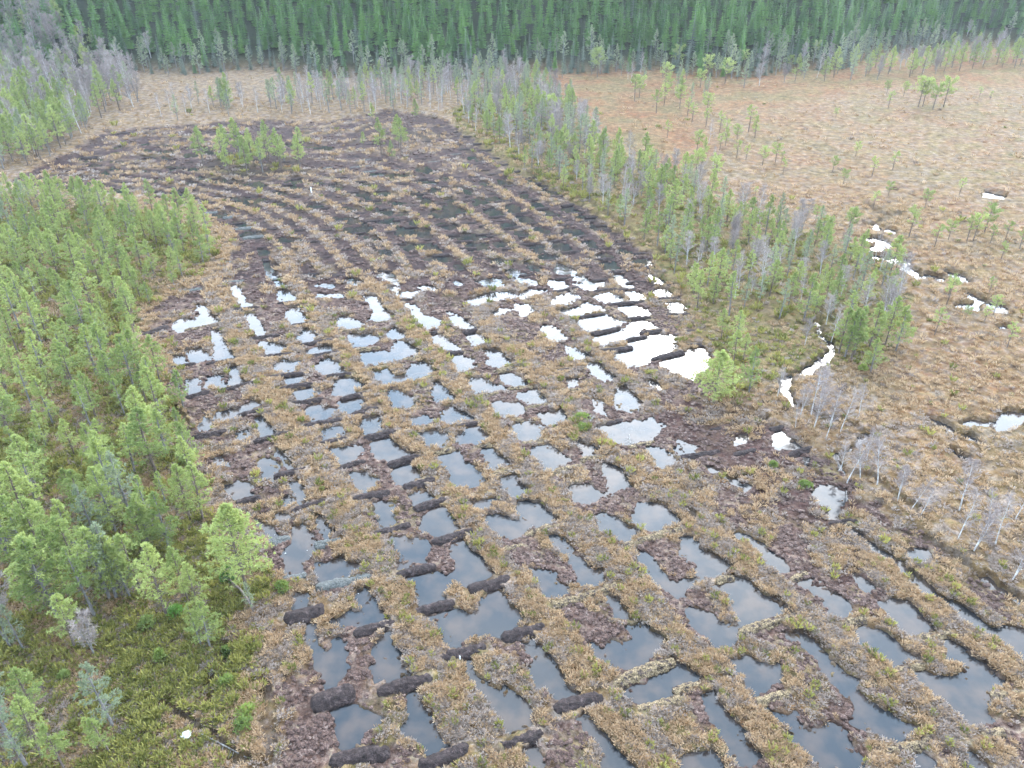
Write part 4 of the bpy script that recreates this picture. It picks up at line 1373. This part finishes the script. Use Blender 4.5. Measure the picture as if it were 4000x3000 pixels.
# right strip
MIXR = [('pine0', 1.6), ('pine1', 2), ('pine4', 1.6), ('pine3', 1.5), ('pinethin0', 1.5), ('pinegrey1', 1.6), ('pinethin1', 1.2), ('birch0', 1.6), ('birch1', 1.8), ('birch3', 1.6)]  # share of grey-green pines raised, haze and backlight put into needle colour
MIXRU = [('pine1', 1.6), ('pine0', 1.4), ('pinegrey1', 1.6), ('pinegrey0', 1), ('birch0', 1.6), ('birch1', 1.6), ('birch3', 1.4), ('pinethin1', 1)]
RSW = 'in the wooded strip right of the cut field'
scatter([(985, 250), (1060, 180), (1130, 168), (1250, 250), (1300, 320), (1330, 380), (1190, 380), (1030, 290)], 4.0, MIXRU, (5, 9), RSW, GB, 150, 5000)
scatter([(1130, 365), (1300, 330), (1480, 400), (1530, 450), (1500, 520), (1440, 560), (1290, 450)], 3.6, MIXR, (4, 8), RSW, GB, 160, 6000)
scatter([(1410, 540), (1530, 450), (1650, 480), (1800, 530), (1900, 570), (1965, 650), (1900, 740), (1740, 700), (1560, 690), (1500, 660)], 3.4, MIXR, (3.8, 7.4), RSW, GB, 170, 7000)
hand('F', '200 950 7.2', [('pinebig', 1)], 'standing alone beside the brightest pond', GB)
hand('F', '430 885 6.2; 1215 765 4.8; 1090 680 7; 1050 660 7; 1110 650 7; 1010 640 6.5; 1380 620 6.5; 1310 585 7; 330 700 4.8; 95 345 6; 250 540 4.5; 350 550 4.5; 1205 600 6.5; 390 690 4', PG, RSW, GB)
hand('F', '790 585 4.5; 965 545 6', BI, RSW, GB)
BS = 'beside the winding stream on the right'
hand('F', '830 1045 6.5; 850 1120 5.8; 730 1120 3.6; 1065 1465 5.5; 1155 1440 5.2; 1260 1495 6; 1390 1605 4.6; 1480 1640 4.6; 1790 1659 6; 930 1180 4.6; 1030 1380 4; 610 920 4; 950 1100 5.5; 1020 1150 5.2; 1190 1340 4.5; 760 1040 4; 880 960 5; 1140 1050 4.5; 1540 1690 3.6', [('birch0', 2), ('birch2', 1), ('birch1', 1)], BS, 'birches along the stream')
hand('I', '1880 260 5; 2020 230 6; 2130 450 5; 1780 190 5; 2150 60 5; 1970 130 4.5', [('birch0', 2), ('birch2', 1), ('birch1', 1)], BS, 'birches along the stream')
# right bog, small pines
TP = [('pinetop0', 1), ('pinetop1', 1), ('pinetop1', 1)]
RB = 'on the open brown bog at right'; GR = 'small pines on the open bog'
hand('C', '1525 700 7.5; 1555 695 7; 1620 715 6.5; 1690 695 7.5', [('pinetop0', 1)], RB, GR)
hand('C', '1225 1150 5; 1360 1105 5; 1565 1360 4.2; 1235 1350 4.5; 650 1130 4; 515 1080 5; 600 1060 5; 350 1030 5; 410 1040 4; 115 1120 6; 85 1130 6; 470 1280 2.6; 1465 1540 6.5; 1630 1610 5; 1840 1570 5.5; 1880 1570 5.5; 1950 1520 6; 1070 1510 5.5; 900 1540 5; 1790 1270 4; 1040 1200 3.6; 970 1120 4; 1080 1520 5; 2180 1620 4.5; 860 1440 3.4; 1720 1560 4; 2090 1560 4; 1990 1590 4; 1330 1280 3.5; 2060 1690 3.6; 1120 1020 4; 1430 630 5; 1330 710 6; 1320 620 5; 1920 640 4; 1990 650 3; 990 770 3; 240 860 6; 350 930 5; 240 980 5; 90 1000 6; 30 1170 6; 640 1060 3; 150 830 6; 60 800 6; 30 760 6', TP, RB, GR, .78)
hand('F', '1380 100 4; 1340 330 4; 1710 320 4; 1630 520 3.6; 2010 390 2.6; 2100 600 3.4; 1950 440 2.4; 1830 420 1.8; 1980 250 2.4; 1720 260 3', TP, RB, GR)
hand('B', '2040 740 6; 2090 690 6; 1900 660 7; 1930 640 6; 2110 900 4; 1630 870 2.5; 1990 1180 6; 2080 1230 5; 1350 800 7; 1320 780 7; 1480 750 6; 1430 780 5', TP, RB, GR)
scatter([(1130, 168), (1300, 158), (1620, 150), (1800, 130), (1800, 160), (1560, 190), (1450, 205), (1300, 178)], 8, [('pinegrey1', 2), ('pinethin1', 2), ('birch0', 1), ('pinetop0', 2)], (5, 9), 'on the far edge of the brown bog', 'trees on the far edge of the bog', 34, 1500)
scatter([(1560, 200), (1660, 185), (1860, 150), (2000, 135), (2240, 115), (2240, 150), (2100, 155), (1900, 178), (1700, 182)], 5.5, MIXRU, (6, 10), 'in the far right copse of the bog', 'trees in the far right copse', 80, 3000)
scatter([(1430, 180), (1530, 200), (1540, 270), (1440, 250)], 7, [('pinetop0', 2), ('pinegrey1', 1), ('pine1', 1)], (4.5, 7), RB, GR, 16, 500)
scatter([(1500, 330), (1600, 280), (1640, 300), (1560, 350), (1540, 420), (1500, 400)], 6, [('pinetop1', 2), ('pine1', 1), ('birch0', 1)], (4, 6.5), RB, GR, 16, 600)

# forest on the hillside
def fe(x): return float(forest_edge(np.array([x]))[0])
SPR = [('spruce0', 3), ('spruce1', 3), ('spruce2', 2), ('spruce3', 2)]
EDG = [('sprucegrey0', 3), ('sprucegrey1', 3), ('pinegrey0', 2), ('pinegrey1', 2), ('spruce1', 1.5), ('birch1', .6)]
FXY = set()
def cell_ok(x, y, m, grid={}):
    k = (int(x // 6), int(y // 6))
    for i in range(-1, 2):
        for j in range(-1, 2):
            for (a_, b3) in grid.get((k[0] + i, k[1] + j), ()):
                if (a_ - x) ** 2 + (b3 - y) ** 2 < m * m: return False
    grid.setdefault(k, []).append((x, y)); return True
FOREST = []
for _ in range(26000):
    x = rnd.uniform(-300, 330); s = rnd.uniform(-9, 95) if rnd.random() < .8 else rnd.uniform(95, 170)
    y = fe(x) + s
    if abs(x) > y * .74: continue
    if not cell_ok(x, y, rnd.uniform(3.0, 4.4) if s > 6 else rnd.uniform(2.8, 3.8)): continue
    if s < 5: FOREST.append((pick(EDG), x, y, rnd.uniform(6.5, 11), s))
    else: FOREST.append((pick(SPR) if rnd.random() > .05 else pick(EDG[:2]), x, y, rnd.triangular(8.0, 16, 11.5), s))
FWH = 'at the foot of the forested hillside'
for key, x, y, h, s in FOREST: add_tree(key, x, y, h, FWH, 'forest trees on the hillside')
# upper slope, seen only mirrored in the pools and above the picture
for _ in range(2600):
    x = rnd.uniform(-420, 460); y = fe(x) + rnd.uniform(165, 460)
    add_tree(pick(SPR), x, y, rnd.uniform(13, 18), FWH, 'forest trees on the hillside')

xs = np.array([t[1] for t in TREES]); ys = np.array([t[2] for t in TREES])
zs = ground(xs, ys)['z']
# rank each kind by how large it shows
cand = {'pine': [], 'birch': [], 'spruce': []}
for i, t in enumerate(TREES):
    u, v = V(t[1], t[2], zs[i]); ut, vt = V(t[1], t[2], zs[i] + t[3])
    vis = (-30 < u < 2242) and (-10 < v) and (vt < 1700) and (v - 0 > 0)
    d = depth(t[1], t[2], zs[i])
    px = t[3] / d * 1659
    sh = px
    if vt < 0: sh = px * max(0.05, v / max(v - vt, 1))
    if kind_of(t[0]) == 'spruce' and t[2] - fe(t[1]) > 12: sh *= .6
    cand[kind_of(t[0])].append((sh if vis else -1, i))
IND = {}
STUFF = {k: [] for k in cand}
for k, lst in cand.items():
    lst.sort(reverse=True)
    for n_, (s, i) in enumerate(lst):
        if n_ < 300 and s > 0: IND[i] = s
        elif s > 0 or kind_of(TREES[i][0]) == 'spruce': STUFF[k].append(i)
for i in sorted(IND):
    key, x, y, h, where, group, lean, rot = TREES[i]
    tm, cm, H = PROTO[key]; kd = kind_of(key); nm, cat = KIND[kd]
    root = link(bpy.data.objects.new(nm, None)); root.empty_display_size = .3
    root.location = (x, y, zs[i] - .05); s = h / H
    root.rotation_euler = (lean[0] + rnd.gauss(0, .02), lean[1] + rnd.gauss(0, .02), rot)
    ws = s * rnd.uniform(.88, 1.15); root.scale = (ws, ws, s)
    link(bpy.data.objects.new('trunk', tm), root)
    link(bpy.data.objects.new('crown', cm), root)
    u, v = V(x, y, zs[i])
    queue_label(root, look(key, h), kd, u, v); tag(root, None, cat, group)

def gn_instance(o, name, groups):
    # groups: for each value of 'which', the meshes standing at those points
    ng = bpy.data.node_groups.new(name + '_nodes', 'GeometryNodeTree')
    ng.interface.new_socket('Geometry', in_out='INPUT', socket_type='NodeSocketGeometry')
    ng.interface.new_socket('Geometry', in_out='OUTPUT', socket_type='NodeSocketGeometry')
    gi = ng.nodes.new('NodeGroupInput'); go = ng.nodes.new('NodeGroupOutput')
    m2p = ng.nodes.new('GeometryNodeMeshToPoints'); ng.links.new(gi.outputs[0], m2p.inputs[0])
    jn = ng.nodes.new('GeometryNodeJoinGeometry')
    def attr(nm_, ty):
        n = ng.nodes.new('GeometryNodeInputNamedAttribute'); n.data_type = ty; n.inputs[0].default_value = nm_
        return n.outputs[0]
    aw = attr('which', 'INT'); asz_ = attr('size', 'FLOAT'); at_ = attr('turn', 'FLOAT')
    cx = ng.nodes.new('ShaderNodeCombineXYZ'); ng.links.new(at_, cx.inputs[2])
    for ki, meshes in enumerate(groups):
        cmp_ = ng.nodes.new('FunctionNodeCompare'); cmp_.data_type = 'INT'; cmp_.operation = 'EQUAL'
        ia = [s for s in cmp_.inputs if s.type == 'INT']
        ng.links.new(aw, ia[0]); ia[1].default_value = ki
        for me_ in meshes:
            po = bpy.data.objects.new('plant_shape', me_)
            ob = ng.nodes.new('GeometryNodeObjectInfo'); ob.inputs['Object'].default_value = po; ob.inputs['As Instance'].default_value = True
            ip = ng.nodes.new('GeometryNodeInstanceOnPoints')
            ng.links.new(m2p.outputs[0], ip.inputs['Points']); ng.links.new(cmp_.outputs[0], ip.inputs['Selection'])
            ng.links.new(ob.outputs['Geometry'], ip.inputs['Instance']); ng.links.new(cx.outputs[0], ip.inputs['Rotation'])
            ng.links.new(asz_, ip.inputs['Scale']); ng.links.new(ip.outputs[0], jn.inputs[0])
    ng.links.new(jn.outputs[0], go.inputs[0])
    md = o.modifiers.new('trees', 'NODES'); md.node_group = ng
# everything past the 300 largest of a kind: one object each, instanced on points
def stuff_obj(name, idx, label, cat):
    pos = [(TREES[i][1], TREES[i][2], zs[i]) for i in idx]
    me = bpy.data.meshes.new(name); me.from_pydata(pos, [], [])
    keys = sorted({TREES[i][0] for i in idx})
    ak = me.attributes.new('which', 'INT', 'POINT'); ak.data.foreach_set('value', [keys.index(TREES[i][0]) for i in idx])
    asz = me.attributes.new('size', 'FLOAT', 'POINT'); asz.data.foreach_set('value', [TREES[i][3] / PROTO[TREES[i][0]][2] for i in idx])
    ar = me.attributes.new('turn', 'FLOAT', 'POINT'); ar.data.foreach_set('value', [TREES[i][7] for i in idx])
    o = link(bpy.data.objects.new(name, me))
    gn_instance(o, name, [PROTO[k_][:2] for k_ in keys])
    tag(o, label, cat, kind='stuff')
    return o
if STUFF['spruce']: stuff_obj('spruce_forest', STUFF['spruce'], 'dense dark green spruce forest covering the far hillside', 'forest')
if STUFF['pine']: stuff_obj('pine_woods', STUFF['pine'], 'farther pines standing in the woods around the bog', 'woods')
if STUFF['birch']: stuff_obj('birch_woods', STUFF['birch'], 'farther bare birches standing in the woods around the bog', 'woods')

# ------------------------------------------------------------------ small plants and stones
def small(name, mb, mat, loc, label, cat, group=None, rot=0, scale=1):
    o = link(bpy.data.objects.new(name, mb.mesh(name, mat))); o.location = loc; o.rotation_euler = (0, 0, rot); o.scale = (scale,) * 3
    tag(o, label, cat, group); return o
def bush(seed, r, h, n=90, ln=.3, wd=.09):
    rg = random.Random(seed); mb = MB()
    for _ in range(n):
        a = rg.uniform(0, 6.28); q = rg.random() ** .5; z = rg.random()
        p = Vector((math.cos(a) * r * q * (1 - z * .6), math.sin(a) * r * q * (1 - z * .6), h * z * (1 - q * .35)))
        tuft(mb, p, Vector((math.cos(a) * .4, math.sin(a) * .4, .8)), ln, wd, 5, rg)
    return mb
BUSHES = [('G', 1835, 520, .9, 1.1, M_BUSH, 'round yellow-green juniper bush beside the field edge'), ('G', 1490, 470, .8, 2.0, M_SPRUCE, 'dark blue-green young spruce bush beside the lone broad pine'),
 ('G', 1055, 985, .5, 1.4, M_BUSH, 'upright green juniper bush in the open heath'), ('G', 970, 765, .9, 1.1, M_PINE, 'low green pine bush in the heath clearing'),
 ('G', 1480, 1130, .7, .6, M_BUSH, 'flattened olive-green bush beside the narrow ditch'), ('G', 1600, 1330, 1.0, .6, M_BUSH, 'wide spreading olive-green bush near the overgrown drain'),
 ('G', 1590, 1420, .8, .5, M_BUSH, 'low olive-green bush just below the spreading one'), ('G', 1150, 690, .9, .9, M_SPRUCE, 'dark green bush at the foot of a crooked pine'),
 ('G', 1475, 930, .35, 1.2, M_BUSH, 'thin pale green sapling beside the narrow ditch'), ('E', 1560, 1060, 1.3, .5, M_BUSH, 'pale green patch of cut branches on the central strip'),
 ('E', 1560, 1130, 1.0, .5, M_BUSH, 'pale green cut branches below the larger branch patch'), ('G', 430, 1090, .5, .5, M_PINE, 'tiny pine seedling in the bottom heath'),
 ('F', 580, 1370, .6, .6, M_BUSH, 'grey-green bush on the reddish peat'), ('F', 790, 1500, .8, .4, M_BUSH, 'bright green moss bush above the reflecting pool'),
 ('D', 620, 520, 1.3, 1.4, M_BUSH, 'bright green juniper bush inside the woodland'), ('D', 1210, 1370, .8, 1.3, M_BUSH, 'lime green bush at the woodland edge'),
 ('F', 1160, 760, .8, .8, M_BUSH, 'low green bush beside the isolated slim pine')]
for k, (c, x, y, r, h, m_, lab) in enumerate(BUSHES):
    X, Y = cg(c, x, y); mb = bush(100 + k, r, h, int(60 + 60 * r * h))
    small('bush', mb, m_, (X, Y, gz(X, Y)), lab, 'bush')
M_STONE = barky('pale_stone', (.28, .28, .27), (.62, .62, .60), (3, 3, 3))
def rock(name, r, seed, mat, sub=3, sq=.7):
    import bmesh
    bm = bmesh.new(); bmesh.ops.create_icosphere(bm, subdivisions=sub, radius=r)
    co = np.array([v.co[:] for v in bm.verts]); n = (fbm(co[:, 0] * 1.3 + seed, co[:, 1] + co[:, 2] * 1.7, r * .9, 3, seed) - .5)
    for v, q in zip(bm.verts, n): v.co *= 1 + .7 * q; v.co.z *= sq
    me = bpy.data.meshes.new(name); bm.to_mesh(me); bm.free(); me.materials.append(mat)
    return me
X, Y = cg('G', 1222, 1485)
o = link(bpy.data.objects.new('boulder', rock('boulder', .34, 5, M_STONE, 4, .8))); o.location = (X, Y, gz(X, Y) + .15)
tag(o, 'white boulder beside a patch of bare peat in the bottom heath', 'boulder')
STN = 'G 1990,80,9;G 1850,270,9;G 1848,410,7;G 1580,-5,8;G 1795,415,5;G 1905,660,5;G 1300,-850,8;H 65,150,11;H 170,395,7;H 110,530,6;D 1300,1147,9;D 1750,1255,9;D 1380,575,6;D 1455,205,5;D 1155,312,5;D 1660,1495,6;D 1785,175,6;E 812,148,6;E 140,1298,6;E 112,1330,5;E 222,1432,5;E 50,1190,5;G 1780,150,5;G 1990,250,5;I 1775,1580,10;H 1215,705,5;D 1510,1440,6'
sm_ = rock('pale_stone', 1.0, 9, M_STONE, 2, .6)
for k, t_ in enumerate(STN.split(';')):
    c = t_[0]; x, y, r = [float(q) for q in t_[1:].split(',')]
    X, Y = cg(c, x, y); rr = r / 3 / 1659 * depth(X, Y) * .55
    o = link(bpy.data.objects.new('pale_stone', sm_)); o.location = (X, Y, max(gz(X, Y), 0) + rr * .4); o.scale = (rr, rr, rr); o.rotation_euler = (0, 0, k)
    tag(o, None, 'stone', 'small pale stones on the peat'); queue_label(o, 'small pale stone', 'stone', *V(X, Y))
M_STAKE = barky('white_painted_wood', (.6, .6, .6), (.75, .75, .74))
def stake(c, x, y, h, r, lab, lean=0):
    mb = MB(); X, Y = cg(c, x, y); mb.tube([(0, 0, -.2), (0, 0, h), (0, 0, h + .01)], [r, r, .001], 8)
    o = small('stake', mb, M_STAKE, (X, Y, max(0, gz(X, Y))), lab, 'stake'); o.rotation_euler = (lean, 0, 0)
stake('A', 2020, 1262, 1.2, .13, 'white stake standing on the dark peat of the upper field')
stake('H', 770, 965, .45, .05, 'small white stake stuck in a dark peat dam', .2)
M_WOOD = barky('weathered_wood', (.14, .12, .11), (.30, .28, .25))
def log(c, pts, r, lab, name='fallen_branch', z=.12, cat='branch', mat=None):
    mb = MB(); P0 = [Vector((*cg(c, *p), 0)) for p in pts]; o0 = P0[0]
    zz_ = [max(gz(p.x, p.y), 0) + z for p in P0]
    pp = [Vector((p.x - o0.x, p.y - o0.y, q - zz_[0])) for p, q in zip(P0, zz_)]
    n = len(pp); mb.tube(pp, [r * (1 - .6 * i / n) for i in range(n)], 5)
    rg = random.Random(int(pts[0][0]))
    for _ in range(4):
        i = rg.randrange(n - 1); q = pp[i].lerp(pp[i + 1], rg.random()); d = (pp[-1] - pp[0]); s_ = Vector((-d.y, d.x, 0)).normalized() * rg.choice((-1, 1)) * rg.uniform(.3, .7) + d.normalized() * .3 + Vector((0, 0, .15))
        mb.tube([q, q + s_], [r * .4, r * .15], 4)
    o = link(bpy.data.objects.new(name, mb.mesh(name, M_BARK if name == 'fallen_tree' else M_WOOD, True))); o.location = (o0.x, o0.y, zz_[0]); tag(o, lab, cat)
log('E', [(1865, 1160), (1872, 1215)], .06, 'pale branch lying in the pool above the central strip', z=.03)
log('D', [(1555, 1225), (1570, 1185)], .05, 'white forked branch in the shallow grey pool', z=.04)
log('G', [(1375, 1050), (1450, 1110)], .05, 'thin grey branch lying across the narrow ditch')
log('G', [(1320, 1480), (1500, 1545), (1600, 1600)], .06, 'long grey branch beside the white boulder')
log('G', [(1000, 245), (1210, 290)], .09, 'grey fallen trunk with twigs under the woodland pines', 'fallen_tree', .2, 'fallen tree')
log('G', [(1645, 655), (1575, 560), (1500, 490)], .12, 'leaning brown trunk beside the lone broad pine', 'fallen_tree', .5, 'fallen tree')
log('G', [(1510, 900), (1490, 800)], .04, 'bare cut sapling lying on the heath above the ditch')
log('G', [(60, 1180), (20, 1250)], .05, 'white forked branch on the dark peat near the lower left pools', z=.15)
log('E', [(1610, 1090), (1640, 1050)], .05, 'pale cut pole on the green branch patch')

# tufts of grass, heather and shrub: nobody could count them
def tuftmesh(seed, r, h, n, wd, mat, name):
    rg = random.Random(seed); mb = MB()
    for _ in range(n):
        a = rg.uniform(0, 6.28); q = rg.random() ** .6 * r * .5
        p = Vector((math.cos(a) * q, math.sin(a) * q, -.05)); b2_ = rg.uniform(0, 6.28)
        e = p + Vector((math.cos(a) * r * rg.uniform(.3, .9) + rg.gauss(0, .04), math.sin(a) * r * rg.uniform(.3, .9) + rg.gauss(0, .04), h * rg.uniform(.5, 1.1)))
        sd_ = Vector((math.cos(b2_), math.sin(b2_), 0)) * wd * .5
        m = p.lerp(e, .55) + Vector((0, 0, h * .18))
        mb.quad(p - sd_ * .6, m - sd_, e, m + sd_)
    return mb.mesh(name, mat)
M_RUST = leafy('rusty_sedge', (.24, .12, .05), (.40, .24, .12), .35)
TM = [tuftmesh(1, .30, .26, 16, .07, M_STRAW, 'tuft'), tuftmesh(2, .24, .34, 16, .06, M_STRAW, 'tuft'), tuftmesh(3, .28, .24, 22, .08, M_HEATH, 'tuft'),
      tuftmesh(4, .34, .28, 24, .09, M_MOSS, 'tuft'), tuftmesh(5, .36, .5, 26, .10, M_MOSS, 'tuft')]
M_CLOD = peat_mat('peat_clods', (.036, .020, .016), (.090, .054, .043), (.20, .145, .12))
for q_ in range(2):
    cm_ = rock('clod', .20, 40 + q_, M_CLOD, 2, .55); TM.append(cm_)
TM.append(tuftmesh(6, .32, .22, 20, .08, M_RUST, 'tuft'))
TM.append(tuftmesh(7, .34, .30, 22, .09, M_HEATH, 'tuft'))
rs_ = np.random.RandomState(4)
def hum2(x, y): return sstep(.52, .66, fbm(x, y, 4.5, 3, 89)) * (x > 20)
def in_view(n, dmin, dmax):
    # even spread over the ground wedge that the camera could see
    r2 = np.sqrt(rs_.uniform(dmin ** 2, dmax ** 2, n)); a = rs_.uniform(R(-50), R(50), n)
    return r2 * np.sin(a), r2 * np.cos(a)
px = []; py = []; pk = []; ps = []
for n_, d0, d1, sc_ in ((150000, 28, 62, .85), (150000, 62, 105, 1.15), (110000, 105, 170, 1.6), (110000, 170, 310, 2.3)):
    x, y = in_view(n_, d0, d1)
    q = V(x, y, 0); ok = (q[0] > -60) & (q[0] < 2270) & (q[1] < 1720)
    x, y = x[ok], y[ok]; g2 = ground(x, y)
    dry = (g2['z'] > .05) & (g2['wet'] < -.05)
    onf = g2['inf'] > .5
    cov = np.where(onf, np.maximum(g2['smask'] * np.where(y > 112, .6, .9), g2['veg'] * .6), np.where(x > 15, .15, .55))
    cov = np.maximum(cov, g2['wood'] * .9) * (.45 + .9 * fbm(x, y, 1.1, 2, 97))
    if d0 > 160: cov = cov * np.where(onf, .9, .10 + .5 * hum2(x, y) + .6 * g2['rs'] + .5 * g2['wood']) * sstep(310, 200, y) * (1 - sstep(-12, -2, y - forest_edge(x)))
    for a_, b3, hw_ in DAM_SEG:
        m_ = hw_ + .1; sel = np.nonzero(dry & (x > min(a_[0], b3[0]) - m_) & (x < max(a_[0], b3[0]) + m_) & (y > min(a_[1], b3[1]) - m_) & (y < max(a_[1], b3[1]) + m_))[0]
        if len(sel): dry[sel] &= seg_dist(x[sel], y[sel], a_, b3) > m_
    keep_p = dry & onf & (g2['smask'] < .35) & (g2['veg'] < .5) & (rs_.rand(len(x)) < (.36 * sstep(.4, .6, fbm(x, y, .9, 2, 99)) + .08) * np.where(y > 105, .7, 1.0))
    keep = keep_p | (dry & (rs_.rand(len(x)) < cov * .7))
    x, y = x[keep], y[keep]; wd_ = np.maximum(g2['wood'], g2['rs'])[keep]; z_ = g2['z'][keep]; onf = onf[keep]
    u_ = rs_.rand(len(x)); hm = fbm(x, y, 1.8, 2, 98)
    k_ = np.where(u_ < .55, 0, 1)
    k_ = np.where((hm > .49) & (u_ > .25) & (onf | (y < 75)), 2, k_)
    pt_ = keep_p[keep]; wd_ = wd_ * (.25 + 1.1 * sstep(.42, .58, fbm(x, y, 4.5, 3, 77)))
    k_ = np.where(pt_, np.where(rs_.rand(len(x)) < .5, 5, 6), k_)
    k_ = np.where(~pt_ & ((rs_.rand(len(x)) < wd_ * .5) | (rs_.rand(len(x)) < .025)), np.where(rs_.rand(len(x)) < .5, 3, 4), k_)
    k_ = np.where(~pt_ & (rs_.rand(len(x)) < .06 + .22 * wd_), np.where(rs_.rand(len(x)) < .4, 7, 8), k_)
    px.append(np.stack([x, y, z_], -1)); pk.append(k_); ps.append(rs_.uniform(.45, 1.0, len(x)) ** .8 * 1.35 * sc_ * np.where(k_ >= 5, .85, 1.0))
px = np.concatenate(px); pk = np.concatenate(pk); ps = np.concatenate(ps)
def scatter_obj(name, P_, K_, S_, T_, meshes, label, cat):
    me = bpy.data.meshes.new(name); me.vertices.add(len(P_)); me.vertices.foreach_set('co', P_.astype(np.float32).ravel())
    for nm_, ty, val in (('which', 'INT', K_.astype(np.int32)), ('size', 'FLOAT', S_.astype(np.float32)), ('turn', 'FLOAT', T_.astype(np.float32))):
        at = me.attributes.new(nm_, ty, 'POINT'); at.data.foreach_set('value', val)
    me.update(); o = link(bpy.data.objects.new(name, me))
    return o, me
o, me = scatter_obj('bog_vegetation', px, pk, ps, rs_.uniform(0, 6.28, len(px)), TM, '', '')
gn_instance(o, 'bog_vegetation', [(m_,) for m_ in TM])
tag(o, 'tufts of dry grass, heather and dwarf shrubs covering the bog', 'vegetation', kind='stuff')
flush_labels()
print('trees', {k: len(v) for k, v in cand.items()}, 'single', len(IND), 'tufts', len(px))

# ------------------------------------------------------------------ haze
bx0, bx1, by0, by1, bz0, bz1 = -850, 850, -850, 850, -3, 320
hv = [(x, y, z) for z in (bz0, bz1) for x, y in ((bx0, by0), (bx1, by0), (bx1, by1), (bx0, by1))]
hm_ = mesh_np('haze', hv, [(0, 3, 2, 1), (4, 5, 6, 7), (0, 1, 5, 4), (1, 2, 6, 5), (2, 3, 7, 6), (3, 0, 4, 7)], [], False)
mh = bpy.data.materials.new('haze'); mh.use_nodes = True; th_ = mh.node_tree; th_.nodes.clear()
ho = th_.nodes.new('ShaderNodeOutputMaterial'); hvn = th_.nodes.new('ShaderNodeVolumePrincipled')
hvn.inputs['Color'].default_value = (.90, .93, .98, 1); hvn.inputs['Density'].default_value = .00012; hvn.inputs['Anisotropy'].default_value = .3
th_.links.new(hvn.outputs[0], ho.inputs['Volume']); hm_.materials.append(mh)
hz = link(bpy.data.objects.new('haze', hm_)); tag(hz, 'thin pale autumn haze in the air', 'haze', kind='stuff')
